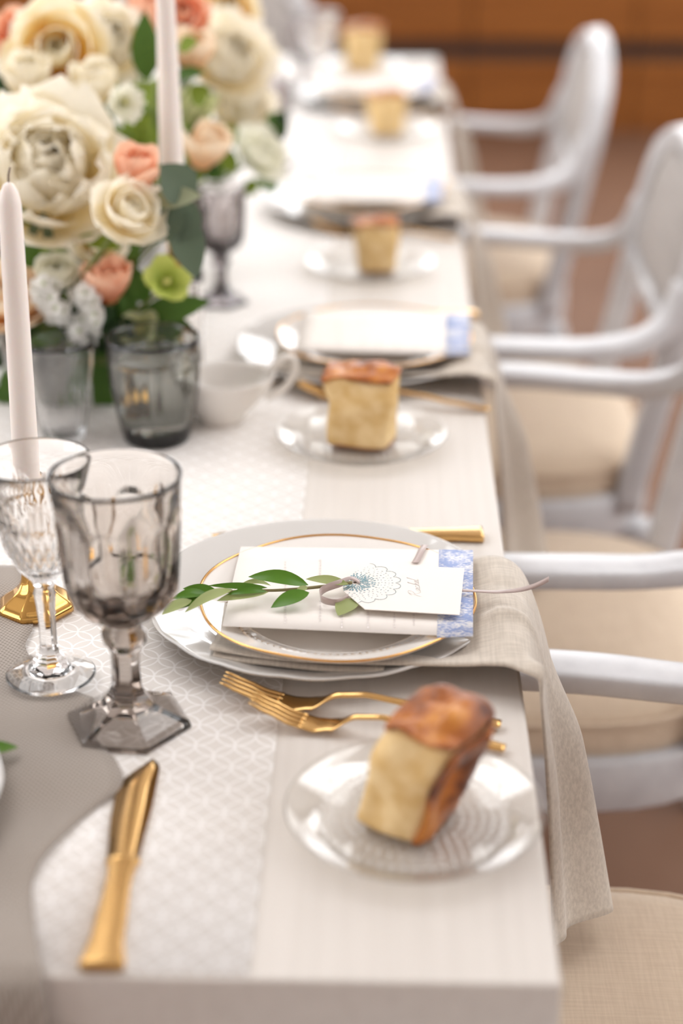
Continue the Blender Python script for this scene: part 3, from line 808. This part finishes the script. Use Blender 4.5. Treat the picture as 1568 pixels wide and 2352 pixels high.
prism('card', [(p.x, p.y) for p in TP][::-1], ZG - .0007, ZG, M_paper, tagt)
hole = un(815, 1338, ZG)
def ink_mesh(name, strokes, dots, m):
    V, F = [], []
    for pts, hw in strokes:
        for (p, q) in zip(pts[:-1], pts[1:]):
            p, q = Vector(p), Vector(q); d = q - p
            if d.length < 1e-7: continue
            if not (in_poly(p.x, p.y) and in_poly(q.x, q.y)): continue
            n_ = Vector((-d.y, d.x)).normalized() * hw; e = d.normalized() * hw * .5; b = len(V)
            V += [(*(p + n_ - e), ZG + .0002), (*(p - n_ - e), ZG + .0002), (*(q - n_ + e), ZG + .0002), (*(q + n_ + e), ZG + .0002)]; F.append((b, b + 1, b + 2, b + 3))
    for (x, y, a, b_, rot) in dots:
        if not in_poly(x, y): continue
        b0 = len(V); ca, sa = math.cos(rot), math.sin(rot)
        for k_ in range(6):
            g = 2 * math.pi * k_ / 6; dx, dy = a * math.cos(g), b_ * math.sin(g); V.append((x + dx * ca - dy * sa, y + dx * sa + dy * ca, ZG + .0002))
        F.append(tuple(range(b0, b0 + 6)))
    o = mesh(name, V, F, m, tagt, False); o['kind'] = 'stuff'; return o
r3 = random.Random(11); dots, dots2, strokes = [], [], []
RD = .0415; nsc = 18
sc_pts = []
for j in range(nsc * 8 + 1):
    a = 2 * math.pi * j / (nsc * 8); r_ = RD - .005 + .0048 * abs(math.sin(nsc * a / 2)) ** .7; sc_pts.append((hole.x + r_ * math.cos(a), hole.y + r_ * math.sin(a)))
strokes.append((sc_pts, .00035))
for ring, cnt, a_, b_ in ((.0335, 40, .0011, .0006), (.0305, 44, .0007, .0005), (.0272, 34, .0012, .0006), (.0240, 30, .0009, .0006), (.0212, 28, .0013, .0008)):
    for j in range(cnt):
        g = 2 * math.pi * (j + r3.uniform(-.15, .15)) / cnt; dots.append((hole.x + ring * math.cos(g), hole.y + ring * math.sin(g), a_ * r3.uniform(.6, 1.1), b_ * r3.uniform(.6, 1.1), g + (R(90) if j % 2 else 0)))
for ring, cnt in ((.0055, 16), (.0075, 22), (.0095, 28), (.0115, 32), (.0135, 34), (.0155, 34), (.0178, 30)):
    for j in range(cnt):
        if r3.random() < .12: continue
        g = 2 * math.pi * (j + r3.uniform(-.2, .2)) / cnt; dots2.append((hole.x + ring * math.cos(g), hole.y + ring * math.sin(g), r3.uniform(.0008, .0016), r3.uniform(.0006, .0011), g))
ink_mesh('lace_outline', strokes, dots, M_teal2); ink_mesh('lace_centre', [], dots2, M_teal)
prism('punched_hole', [(hole.x + .0016 * math.cos(R(45 * j)), hole.y + .0016 * math.sin(R(45 * j))) for j in range(8)], ZG - .0002, ZG + .0003, M_wick, tagt)
# handwriting, reads along +Y with letter tops toward -X
W_R = [(0.0, 0.0), (.6, 2.2), (.9, 3.0)], [(.1, 2.4), (.9, 3.1), (1.8, 2.9), (1.7, 2.0), (.75, 1.5)], [(.75, 1.5), (1.3, .7), (1.9, .0), (2.4, .1)]
W_a = [(3.3, .9), (2.8, 1.0), (2.4, .4), (2.7, 0), (3.1, .4), (3.35, .9), (3.2, .1), (3.7, .1)]
W_c = [(4.5, .9), (4.1, 1.0), (3.75, .4), (4.0, 0), (4.5, .1), (4.8, .4)]
W_h = [(4.8, .4), (5.5, 2.4), (5.4, 2.7), (5.2, 2.2), (4.9, 0), (5.2, .7), (5.55, .95), (5.6, .1), (6.0, .1)]
W_e = [(6.0, .1), (6.5, .7), (6.4, 1.0), (6.1, .6), (6.2, .05), (6.7, .1)]
W_l = [(6.7, .1), (7.5, 2.4), (7.4, 2.7), (7.2, 2.2), (6.95, .2), (7.2, 0), (7.6, .25)]
tx0 = un(968, 1371, ZG); ks = .0046
hand = []
for st in (*W_R, W_a, W_c, W_h, W_e, W_l):
    pts = catmull([Vector((a, b, 0)) for a, b in st], 5); hand.append(([(tx0.x - (p.y + .1 * p.x) * ks * .8 + .0, tx0.y + (p.x + .25 * p.y) * ks) for p in pts], .00016))
ink_mesh('handwriting', hand, [], M_pen)

def strip(name, path, m, parent, wid, wdir, th=.0003):
    P = catmull(path, 8); K = len(P) - 1; W_ = [Vector(w_) for w_ in wdir] if isinstance(wdir, list) else [Vector(wdir)] * len(path)
    WW = catmull(W_, 8)
    return grid(name, lambda u, v: P[round(u * K)] + WW[round(u * K)].normalized() * (v - .5) * wid, K, 2, m, parent, th)
rib = thing('ribbon', 'mauve satin ribbon looped through the name tag, tail floating past the edge', 'ribbon')
strip('loop', [un(826, 1337, ZG + .001), un(806, 1328, ZG + .003), un(785, 1338, .800), un(750, 1350, .799), un(735, 1362, .797), un(740, 1377, .796), un(772, 1384, .795), un(800, 1372, .7935)], M_ribbon, rib, .0072,
      [(0, 1, .0), (.3, .9, 0), (.1, .5, .8), (0, .2, 1), (-.2, .2, 1), (0, -.1, 1), (.1, -.2, 1), (0, 0, 1)])
strip('tail', [un(1052, 1355, ZG - .0012), un(1090, 1357, .7935), un(1140, 1359, .796), un(1190, 1355, .803), un(1228, 1345, .8095), un(1260, 1330, .815)], M_ribbon, rib, .0048, [(0, 1, 0), (0, 1, 0), (0, 1, .1), (0, .9, .4), (0, .6, .5), (0, .5, .5)])
strip('tail', [un(953, 1293, .7900), un(962, 1277, .7906), un(969, 1262, .7908), un(976, 1252, .7895)], M_ribbon, rib, .0064, (1, -.1, 0))

def leaf(name, base, tip, wid, m, parent=None, nrm=(0, 0, 1), fold=.22, bend=.08, nv=10, broad=.45, twist=0.0):
    base, tip = Vector(base), Vector(tip); d = tip - base; Ln = d.length; d = d.normalized(); n_ = Vector(nrm)
    s = d.cross(n_)
    s = s.normalized() if s.length > 1e-5 else Vector((1, 0, 0))
    n_ = s.cross(d).normalized()
    V, F, A = [], [], []
    for j in range(nv + 1):
        v = j / nv
        hw = wid / 2 * (math.sin(math.pi * v ** (math.log(.5) / math.log(broad))) ** .8 if 0 < v < 1 else 0.02)
        tw = twist * v; sx = s * math.cos(tw) + n_ * math.sin(tw); nx = n_ * math.cos(tw) - s * math.sin(tw)
        c_ = base + d * Ln * v + n_ * (bend * Ln * math.sin(math.pi * v))
        for u in (-1, -.55, 0, .55, 1):
            V.append(c_ + sx * hw * u + nx * (fold * hw * abs(u) ** 1.4)); A.append(0.0)
    for j in range(nv):
        for i in range(4): F.append((j * 5 + i, j * 5 + i + 1, (j + 1) * 5 + i + 1, (j + 1) * 5 + i))
    return mesh(name, V, F, m, parent, True, {'side': A})
spr = thing('olive_sprig', 'olive sprig with glossy leaves lying on the menu card', 'sprig')
ZS = .7995
stem = [un(808, 1338, .7985), un(740, 1347, .7985), un(680, 1353, ZS), un(630, 1356, ZS), un(560, 1357, .8005), un(500, 1362, .8010), un(450, 1376, .801), un(405, 1398, .800)]
sp = catmull(stem, 6); tube('twig', sp, [lerp(.0016, .0009, i / (len(sp) - 1)) for i in range(len(sp))], M_twig, spr, 8)
for (b, t_, w_, m, z0, z1, nr, fo, be) in (
    ((708, 1344), (570, 1325), .0150, F_olive, .800, .806, (0, -.55, 1), .25, .10),
    ((800, 1342), (702, 1330), .0100, F_olived, .799, .801, (0, -.5, 1), .2, .06),
    ((614, 1350), (478, 1345), .0060, F_olive, .801, .805, (0, -.9, .6), .2, .12),
    ((710, 1361), (622, 1396), .0165, F_olive, .800, .7925, (.1, -.3, 1), .15, .06),
    ((616, 1360), (498, 1380), .0120, F_olived, .8005, .797, (0, -.4, 1), .2, .05),
    ((612, 1358), (520, 1366), .0070, F_olive, .8012, .801, (0, -.6, 1), .2, .10),
    ((534, 1354), (424, 1407), .0115, F_olived, .803, .801, (-.1, -.5, 1), .3, .08),
    ((500, 1360), (420, 1352), .0095, F_olive, .802, .806, (0, -.8, .8), .3, .10),
    ((476, 1364), (395, 1376), .0105, F_olive, .8025, .804, (0, -.5, 1), .3, .10),
    ((468, 1372), (388, 1403), .0135, F_olive, .8015, .799, (0, -.4, 1), .25, .06),
    ((440, 1378), (372, 1412), .0115, F_olived, .8035, .800, (-.2, -.6, 1), .25, .06),
    ((706, 1347), (678, 1361), .0065, F_olived, .8005, .799, (0, -.5, 1), .2, .02),
    ((812, 1376), (776, 1414), .0195, F_olived, .7925, .7905, (0, -.2, 1), .12, .05),
    ((622, 1345), (538, 1354), .0055, F_olived, .7945, .7945, (0, -.5, 1), .3, .25)):
    leaf('leaf', un(*b, z0), un(*t_, z1), w_, m, spr, nr, fo, be)

# cutlery of the first setting
F1 = make_fork('gold fork nearer the charger, tines reaching onto the lattice runner')
def lay(o, tip, end, z=ZT + .001, flip=False):
    a, b = un(*tip, z + .01), un(*end, z + .004); mid = (a + b) / 2; o.location = (mid.x, mid.y, z); o.rotation_euler = (0, 0, math.atan2(b.y - a.y, b.x - a.x))
lay(F1, (508, 1585), (1155, 1664))
F2 = copy_tree(F1, None, 'gold fork in front of its twin, handle behind the near bread'); lay(F2, (597, 1632), (1140, 1716)); F2.scale = (.90, .95, .95)
K1 = make_knife('gold knife lying lengthwise on the runner at the lower left'); K1.location = (-.3015, .128, ZT + .0013); K1.rotation_euler = (0, 0, R(1.2)); K1.scale = (1.3, 1.02, 1.1)
K2 = copy_tree(K1, None, 'gold knife lying behind the near charger, handle toward the table edge'); K2.location = (-.155, .674, ZT + .0005); K2.rotation_euler = (0, 0, R(93)); K2.scale = (1.1, 1.1, 1.1)

# bread plates and bread
BP = make_bread_plate('clear glass bread plate nearest the camera, by the table corner'); BP.location = (-.0935, .180, ZT + .0005)
B1 = make_bread('near piece of crusty bread leaning on the closest glass plate', .056, .066, .090, (.024, .010), 1.12, 2, True)
B1.location = (-.103, .182, ZT + .0072); B1.rotation_euler = (0, 0, R(-32))
for (x, y, lab) in ((-.145, .930, 'clear glass bread plate in front of the second setting'), (-.143, 1.625, 'clear glass bread plate in front of the third setting'),
                    (-.124, 2.585, 'clear glass bread plate in front of the fourth setting'), (-.18, 3.30, 'clear glass bread plate at the far end of the table')):
    c = copy_tree(BP, None, lab); c.location = (x, y, ZT + .0005)
B2 = make_bread('piece of crusty topped bread on the second glass plate from the camera', .072, .055, .082, (0, .006), 1.13, 5)
B2.location = (-.147, .925, ZT + .0075); B2.rotation_euler = (0, 0, R(-6))
for (x, y, rz, s, lab) in ((-.136, 1.615, 14, .88, 'piece of crusty topped bread on the third glass plate'), (-.124, 2.575, 25, .98, 'piece of crusty topped bread on the fourth glass plate'),
                           (-.185, 3.29, 8, 1.2, 'farthest piece of bread, against the amber wood wall')):
    c = copy_tree(B2, None, lab); c.location = (x, y, ZT + .0075); c.rotation_euler = (0, 0, R(rz)); c.scale = (s * .9, s, s)

# farther settings
names = ('second', 'third', 'farthest')
for nm, cx, cy in zip(names, (-.150, -.165, -.16), (1.225, 1.985, 2.93)):
    charger_copy(cx, cy, 'pale grey scalloped charger at the %s place setting' % nm)
    dx, dy = cx + .176, cy - .506
    p = copy_tree(PLT, None, 'ivory gold rimmed dinner plate at the %s place setting' % nm); p.location = (PLT.location.x + dx, PLT.location.y + dy + .015, PLT.location.z)
    n_ = copy_tree(NAP, None, 'taupe linen napkin of the %s place setting, hanging off the edge' % nm); n_.location = (dx - (dx if nm != 'second' else dx - .0), dy, 0)
    mc = copy_tree(MENU, None, 'ivory menu card with blue end at the %s place setting' % nm); mc.location = (dx, dy + .01, .0005)
    f = copy_tree(F1, None, 'gold fork beside the napkin at the %s place setting' % nm); f.location = (F1.location.x + dx, F1.location.y + dy, F1.location.z)
    kn = copy_tree(K2, None, 'gold knife beyond the charger at the %s place setting' % nm); kn.location = (K2.location.x + dx, K2.location.y + dy, K2.location.z)

# near head of the table : charger rim, gauze, leaf
charger_copy(-.560, .170, 'pale grey scalloped charger at the left edge, on the gauze')
gz = thing('gauze_runner', 'taupe gauze cloth swirled along the table centre and off the near end', 'gauze cloth')
GR = catmull([Vector(p) for p in ((-.47, .60, 0), (-.435, .484, 0), (-.43, .427, 0), (-.385, .367, 0), (-.350, .338, 0), (-.348, .291, 0), (-.326, .253, 0), (-.3165, .216, 0), (-.339, .175, 0), (-.361, .109, 0), (-.353, .055, 0), (-.338, .004, 0))], 6)
rows = [(p.x, p.y, ZT + .003) for p in GR] + [(-.335, -.006, ZT - .003), (-.333, -.010, ZT - .03), (-.330, -.014, ZT - .10), (-.326, -.018, ZT - .2)]
K_ = len(rows) - 1
def gf(u, v):
    i = v * K_; i0 = min(int(i), K_ - 1); q = i - i0
    a, b = Vector(rows[i0]), Vector(rows[i0 + 1]); r_ = a.lerp(b, q); x = lerp(r_.x, -.80, u)
    on = 1 if r_.y > .002 else 0
    wv = .0022 * (1 + math.sin(u * 11 + r_.y * 26)) * smooth01(u * 5) * on
    hang = 0 if on else .006 * math.sin(u * 14)
    return Vector((x, r_.y - abs(hang), r_.z + wv + on * .0012 * (1 + math.sin(r_.y * 60)) * (1 - u)))
grid('cloth', gf, 40, K_ * 2, M_gauze, gz, .0006, True, 1)
hs = thing('olive_sprig', 'small green leaf tip poking in at the left edge above the gauze', 'sprig')
leaf('leaf', un(-60, 1730, .772), un(42, 1716, .766), .016, F_olive, hs, (0, -.2, 1), .2, .05)
leaf('leaf', un(-110, 1700, .772), un(-10, 1760, .772), .016, F_olive, hs, (0, -.2, 1), .2, .05)
tube('twig', [un(-130, 1740, .776), un(-60, 1730, .772), un(-20, 1725, .771)], .0012, M_twig, hs, 6)

# ------------------------------------------------------------------ flowers
VAS = thing('flower_trough', 'low grey stoneware trough holding the centrepiece flowers', 'vase', (0, 0, 0))
def _tr(th, i, r, z): return r, z
vt = lathe('trough_body', [(0, 0), (.075, 0), (.085, .01), (.092, .05), (.096, .085), (.092, .088), (.087, .05), (.08, .015), (0, .013)], M_vase, VAS, 48)
vt.scale = (.85, 5.2, 1); VAS.location = (-.53, 1.45, ZT + .004)
PM = {}
def petal_data(key, Ln, W_, a0, a1, ruf=.0, notch=.0, nu=8, nv=7, p=1.0):
    if key in PM: return PM[key]
    V, F, A = [], [], []; r = .02 * Ln; z = 0; ph = rnd.uniform(0, 6)
    for j in range(nv + 1):
        v = j / nv; al = R(lerp(a0, a1, v ** p))
        if j: r += math.sin(al) * Ln / nv; z += math.cos(al) * Ln / nv
        hw = W_ * (.22 + .78 * math.sin(math.pi / 2 * min(1, v / .62))) * (math.sqrt(max(.02, 1 - ((v - .62) / .40) ** 2)) if v > .62 else 1)
        rr = max(r, .45 * W_)
        for i in range(nu + 1):
            u = i / nu * 2 - 1; phi = hw * u / rr
            rw = r + ruf * math.sin(4.2 * u + ph) * v * v + ruf * .6 * math.sin(9 * u + 2 * ph) * v ** 3
            zz = z + ruf * math.cos(5 * u + ph) * v * v - notch * math.exp(-(u / .25) ** 2) * v ** 4
            dr = rr * math.cos(phi) - rr
            V.append(((rr * math.sin(phi)), rw + dr, zz)); A.append(v)
    for j in range(nv):
        for i in range(nu): F.append((j * (nu + 1) + i, j * (nu + 1) + i + 1, (j + 1) * (nu + 1) + i + 1, (j + 1) * (nu + 1) + i))
    me = bpy.data.meshes.new('petal'); me.from_pydata(V, [], F); me.update()
    me.polygons.foreach_set('use_smooth', [True] * len(F)); a = me.attributes.new('along', 'FLOAT', 'POINT'); a.data.foreach_set('value', A)
    PM[key] = me; return me
FLW = []
STOPW = ('at', 'with', 'above', 'between', 'below', 'left', 'tucked', 'to', 'just', 'low', 'right', 'directly', 'partly', 'peeping')
KINDS = {
 'rose': [(4, .62, .30, 22, -18, .01), (5, .78, .42, 46, -22, .015), (6, .95, .55, 66, -14, .02), (6, 1.1, .66, 84, 4, .03), (6, 1.15, .72, 98, 34, .05)],
 'bud': [(3, .85, .36, 20, -16, .0), (4, 1.0, .46, 38, -18, .01), (5, 1.15, .56, 54, -16, .02), (4, 1.2, .58, 62, 2, .03)],
 'peony': [(5, .66, .36, 6, -34, .05), (6, .66, .36, 18, -36, .05), (9, .74, .40, 32, -38, .05), (11, .88, .44, 50, -38, .06), (12, 1.0, .48, 64, -34, .06), (12, 1.10, .52, 80, -28, .07), (10, 1.16, .56, 94, -12, .07), (8, 1.2, .60, 106, 24, .06)],
 'ranunculus': [(5, .42, .26, 30, -40, .0), (7, .58, .32, 52, -40, .0), (8, .74, .38, 68, -36, .0), (9, .88, .44, 80, -28, .01), (9, 1.0, .48, 92, -14, .015), (8, 1.05, .50, 100, 10, .02)],
 'hellebore': [(5, 1.0, .50, 62, 50, .03)],
 'scabiosa': [(14, .95, .20, 70, 52, .03), (16, .70, .17, 55, 30, .03), (12, .45, .14, 40, 10, .02)],
}
def flower(kind, name, label, px, rad, m, axis=(.25, -.8, .7), group=None, stem=True, inner_m=None):
    x, y, Y = px; c_ = at(x, y, Y); ax = Vector(axis).normalized()
    t = thing(name, label, 'flower', group=group or 'flowers of the centrepiece')
    q = ax.to_track_quat('Z', 'Y'); t.rotation_mode = 'QUATERNION'; t.rotation_quaternion = q; t.location = c_ - ax * rad * .42
    hd = []
    for w_ in label.split():
        if w_ in STOPW: break
        hd.append(w_)
    FLW.append((Vector(c_), (x, y), ' '.join(hd)))
    K = KINDS[kind]
    for ri, (n_, Ln, W_, a0, a1, rf) in enumerate(K):
        off = rnd.uniform(0, 6)
        me3 = [petal_data((kind, m.name, ri, k_, ), Ln, W_, a0 + (k_ - 1) * 3, a1 + (k_ - 1) * 5, rf * .6, .05 if kind == 'peony' and ri > 2 else 0) for k_ in range(3)]
        for j in range(n_):
            me = me3[(j * 2 + ri) % 3]
            if not me.materials: me.materials.append(inner_m if (inner_m and ri < len(K) * .55) else m)
            o = bpy.data.objects.new('petal', me); COL.objects.link(o); o.parent = t
            s = rad * rnd.uniform(.93, 1.06); o.scale = (s, s, s)
            o.rotation_euler = (R(rnd.uniform(-4, 4)), R(rnd.uniform(-4, 4)), off + 2 * math.pi * (j + rnd.uniform(-.14, .14)) / n_)
    if kind in ('hellebore', 'scabiosa', 'ranunculus'):
        bm = bmesh.new(); 
        for _ in range(14 if kind == 'hellebore' else 10):
            a = rnd.uniform(0, 6.28); r_ = rad * rnd.uniform(0, .16); bmesh.ops.create_icosphere(bm, subdivisions=1, radius=rad * .075, matrix=Matrix.Translation((r_ * math.cos(a), r_ * math.sin(a), rad * (.28 if kind != 'ranunculus' else .40) + rad * rnd.uniform(-.04, .06))))
        me = bpy.data.meshes.new('stamens'); bm.to_mesh(me); bm.free(); obj('stamens', me, M_stamen, t)
    if stem:
        b = Vector(t.location); vx = -.53 + rnd.uniform(-.03, .03); vy = min(max(b.y + .03, 1.02), 1.85)
        e = Vector((vx, vy, ZT + .05)); mid = b.lerp(e, .45) - ax * .02
        mi = (Matrix.Translation(t.location) @ q.to_matrix().to_4x4()).inverted()
        tube('stem', [mi @ p for p in catmull([b + ax * rad * .05, b - ax * .012, mid, e], 5)], .0022, M_stem, t, 6, up=(.3, .9, .2))
    return t
CAMW = (.15, -.85, .55)
flower('peony', 'white_peony', 'huge ivory peony at the left, the largest bloom of the centrepiece', (110, 392, 1.05), .106, P_white, (0.22, -0.75, 0.62))
flower('rose', 'garden_rose', 'cream garden rose with golden heart above the ivory peony', (128, 118, 1.28), .072, P_cream, (.1, -.85, .45))
flower('rose', 'peach_rose', 'coral peach rose at the top left corner', (42, 78, 1.36), .042, P_peach, (.0, -.8, .6))
flower('peony', 'white_peony', 'pale ivory bloom between the cream rose and second candle', (250, 92, 1.36), .060, P_white, (.3, -.7, .5))
flower('bud', 'lisianthus', 'pale cream lisianthus cup below the golden hearted rose', (66, 195, 1.23), .060, P_lis, (0.1, -0.35, 0.9))
flower('bud', 'lisianthus', 'ivory cream lisianthus cup left of the round scabiosa', (215, 208, 1.22), .056, P_lis, (0.1, -0.35, 0.9))
flower('scabiosa', 'scabiosa', 'round white scabiosa with green centre left of the second candle', (290, 236, 1.17), .030, P_ranu, (.5, -.75, .25))
flower('bud', 'peach_rose', 'small peach rosebud tucked behind the ivory peony', (312, 400, 1.0), 0.046, P_peach, (0.1, -0.35, 0.9))
flower('rose', 'white_rose', 'ivory open rose below the peony at its right', (300, 484, .955), 0.048, P_white, (0.45, -0.6, 0.6))
flower('ranunculus', 'ranunculus', 'white ranunculus with green eye left of the peach rose', (130, 625, 1.0), 0.034, P_ranu, (0.1, -0.6, 0.78))
flower('bud', 'peach_rose', 'peach rosebud above the clear tumbler and white stock', (250, 660, 1.0), 0.05, P_peach, (0.1, -0.35, 0.9))
flower('rose', 'peach_rose', 'blush peach rose partly hidden behind the near candle', (25, 680, 1.02), 0.06, P_apri, (0.1, -0.35, 0.9))
flower('hellebore', 'hellebore', 'lime green hellebore to the right of the peach rosebud', (384, 645, 1.0), 0.034, P_hell, (0.3, -0.7, 0.6))
flower('hellebore', 'hellebore', 'pale lime hellebore just behind the smoky grey tumbler', (318, 755, 1.01), 0.032, P_hell2, (-0.2, -0.5, 0.8))
flower('hellebore', 'hellebore', 'pale green hellebore low beneath the peony by the tumbler', (375, 775, 1.02), 0.024, P_hell2, (0.2, -0.5, 0.8))
flower('bud', 'apricot_rose', 'cream and apricot rosebud right of the second candle', (470, 350, 1.26), 0.056, P_apri, (0.4, -0.3, 0.85))
flower('rose', 'peach_rose', 'peach rose directly behind the second candle top', (415, 30, 1.42), .042, P_peach, (.1, -.8, .5))
flower('bud', 'peach_rose', 'small coral rosebud left of the second candle top', (345, 35, 1.54), 0.05, P_peach, (0.1, -0.35, 0.9))
flower('bud', 'peach_rose', 'blush rosebud right of the second candle, below the coral rose', (440, 130, 1.34), 0.05, P_apri, (0.1, -0.35, 0.9))
flower('peony', 'white_peony', 'large blurred ivory bloom at the top right of the centrepiece', (525, 130, 1.62), .072, P_white, (.4, -.75, .5))
flower('peony', 'white_peony', 'blurred cream bloom at the right side of the centrepiece', (560, 245, 1.66), .058, P_white, (.6, -.65, .4))
flower('rose', 'white_rose', 'greenish white rose low at the right end of the centrepiece', (600, 350, 1.53), .045, P_ranu, (.6, -.5, .6))
flower('rose', 'white_rose', 'cream rose at the very top of the frame above the blurred blooms', (520, 20, 1.75), .060, P_cream, (.2, -.8, .5))
flower('rose', 'white_rose', 'ivory rose peeping between lower leaves under the peony', (225, 560, 1.06), 0.036, P_white, (.3, -.7, .5))
flower('bud', 'apricot_rose', 'apricot rosebud below the blush rosebud by the candle', (445, 265, 1.4), 0.05, P_hell2, (0.1, -0.35, 0.9))

def stock(label, tops, Y):
    t = thing('white_stock', label, 'flower', group='white stock spires'); o0 = at(*tops[0], Y); t.location = o0
    for (x, y) in tops:
        for _ in range(7):
            p = at(x + rnd.uniform(-20, 20), y + rnd.uniform(-18, 18), Y + rnd.uniform(-.012, .012)) - o0
            for rr, a0 in ((.0125, 75), ):
                fl = bmesh.new(); me = petal_data(('stock', len(PM) % 4), 1, .55, 72, 48, .10, .08, 6, 5)
                V, F, A = [], [], []
                n_ = Vector((rnd.uniform(-.6, .8), -1, rnd.uniform(0, 1))).normalized(); q = n_.to_track_quat('Z', 'Y').to_matrix()
                for k_ in range(5):
                    rot = Matrix.Rotation(2 * math.pi * k_ / 5 + rnd.uniform(-.2, .2), 3, 'Z'); b = len(V)
                    V += [p + q @ (rot @ (v.co * rr)) for v in me.vertices]; F += [tuple(b + i for i in f.vertices) for f in me.polygons]
                    A += [d.value for d in me.attributes['along'].data]
                fl.free(); mesh('floret', V, F, P_stock, t, True, {'along': A})
    e = Vector((-.53, Y + .06, ZT + .05)) - o0
    tube('stem', catmull([at(*tops[-1], Y + .012) - o0, (at(*tops[-1], Y + .03) - o0).lerp(e, .5), e], 6), .003, M_stem, t, 6, up=(.4, .9, .1))
    return t
stock('white stock spire in front of the ranunculus by the near candle', [(105, 665), (118, 698), (130, 728)], .975)
stock('white stock spire drooping over the clear tumbler rim', [(195, 675), (198, 705), (205, 738), (190, 762)], .98)

# individual leaves on short branches
def branch(name, label, cat, m, specs, Y, twig=M_stem, nrm=(.1, -.8, .5)):
    t = thing(name, label, cat, group='foliage of the centrepiece')
    for (bx_, by_, tx_, ty_, w_, *r_) in specs:
        mm = r_[0] if r_ else m
        leaf('leaf', at(bx_, by_, Y), at(tx_, ty_, Y - .012), w_, mm, t, nrm, .18, .06)
        tube('leaf_stalk', [at(bx_, by_, Y), (at(bx_, by_, Y) + Vector((-.01, .03, -.015))), Vector((-.52, max(1.02, Y + .05), ZT + .06))], .0012, twig, t, 5, up=(.3, .9, .3))
    return t
branch('eucalyptus_branch', 'grey green eucalyptus leaves hanging below the second candle', 'foliage', F_euc,
       [(440, 460, 368, 378, .046), (345, 462, 462, 450, .026, F_sage), (425, 470, 340, 560, .036), (405, 475, 452, 640, .040), (450, 470, 400, 560, .036)], .985)
branch('broad_leaf_branch', 'broad deep green leaf beneath the lime hellebore', 'foliage', F_green, [(315, 735, 482, 692, .034), (330, 770, 440, 745, .036), (300, 700, 250, 640, .02)], 1.035)
branch('broad_leaf_branch', 'dark green blade leaf drooping between the two tumblers', 'foliage', F_green, [(236, 775, 240, 1010, .028), (215, 800, 150, 950, .03), (60, 800, 10, 960, .036), (-20, 880, 25, 1000, .03)], 1.06)
branch('slim_leaf_branch', 'slim upright green leaf between peony and eucalyptus', 'foliage', F_green, [(292, 640, 322, 545, .016), (180, 545, 280, 570, .018, F_bright), (75, 520, 30, 450, .02, F_bright), (120, 570, 95, 480, .012, F_euc), (60, 560, 110, 480, .012, F_euc), (90, 610, 40, 560, .026)], 1.03)
branch('bright_leaf_branch', 'bright green leaves beside the top of the second candle', 'foliage', F_bright, [(335, 185, 332, 25, .036, F_green), (410, 110, 455, 95, .022), (400, 175, 470, 165, .018, F_green), (310, 330, 350, 260, .030), (425, 345, 455, 285, .026, F_green), (440, 235, 480, 200, .03), (330, 370, 300, 320, .03), (350, 330, 310, 290, .02)], 1.30)
branch('bright_leaf_branch', 'green leaves at the blurred right end of the centrepiece', 'foliage', F_bright, [(500, 300, 560, 330, .03), (540, 400, 500, 330, .03), (600, 400, 635, 440, .03, F_green), (560, 440, 600, 420, .026), (620, 260, 650, 300, .03, F_green), (480, 430, 520, 390, .03, F_green), (630, 330, 655, 250, .026, F_dark)], 1.58)
# filler sprigs : dark leafy stems between the blooms
USED = set()
def pix(p):
    v = Vector(p) - CAM; z = v.dot(CF); return CW / 2 + FPX * v.dot(CR) / z, CH / 2 - FPX * v.dot(CU) / z
def sprig_label(mid, m):
    col = {'dark_green_leaf': 'dark', 'deep_green_leaf': 'mid green', 'bright_green_leaf': 'bright green'}[m.name]; x, y = pix(mid)
    for c_, (fx, fy), hd in sorted(FLW, key=lambda f: (f[1][0] - x) ** 2 + (f[1][1] - y) ** 2):
        r_ = ('above' if y < fy - 35 else 'below' if y > fy + 35 else '') ; q_ = ('left of' if x < fx - 35 else 'right of' if x > fx + 35 else '')
        rel = r_ + (' and ' if r_ and q_ else '') + q_ or 'behind'
        lab = '%s leafy sprig tucked %s the %s' % (col, rel, hd)
        if lab not in USED: USED.add(lab); return lab
    return lab
def sprig(loc, d, Ln, m, w_=.022):
    t = thing('filler_greenery', sprig_label(Vector(loc) + Vector(d).normalized() * Ln * .6, m), 'foliage', loc, 0, 'filler greenery between the blooms')
    d = Vector(d).normalized(); tube('stem', [Vector((0, 0, 0)), d * Ln * .5, d * Ln], .0016, M_stem, t, 5, up=(.31, .9, .28))
    s = d.cross(Vector((.2, -.9, .3))).normalized(); f = s.cross(d)
    for j in range(7):
        b = d * Ln * (.2 + .75 * j / 6); a = (1 if j % 2 else -1)
        tip = b + (d * .55 + s * a * .8 + f * rnd.uniform(-.4, .2)) * Ln * rnd.uniform(.34, .5)
        leaf('leaf', b, tip, w_ * rnd.uniform(.8, 1.2), m, t, (rnd.uniform(-.3, .4), -.9, .5), .2, .08, 6)
    return t
for i in range(40):
    Y = rnd.uniform(1.24, 1.85); x = rnd.uniform(-.66, -.44); z = ZT + .06
    sprig((x, Y, z), (rnd.uniform(-.5, .45), rnd.uniform(-.12, .15), rnd.uniform(.5, 1)), rnd.uniform(.13, .24), (F_dark, F_dark, F_green, F_bright)[i % 4], rnd.uniform(.024, .036))
for i in range(14):
    x = rnd.uniform(-.70, -.46); sprig((x, rnd.uniform(1.08, 1.14), ZT + .05), (rnd.uniform(-.4, .3), rnd.uniform(-.3, -.02), rnd.uniform(.1, .5)), rnd.uniform(.09, .13), (F_dark, F_green)[i % 2], .026)
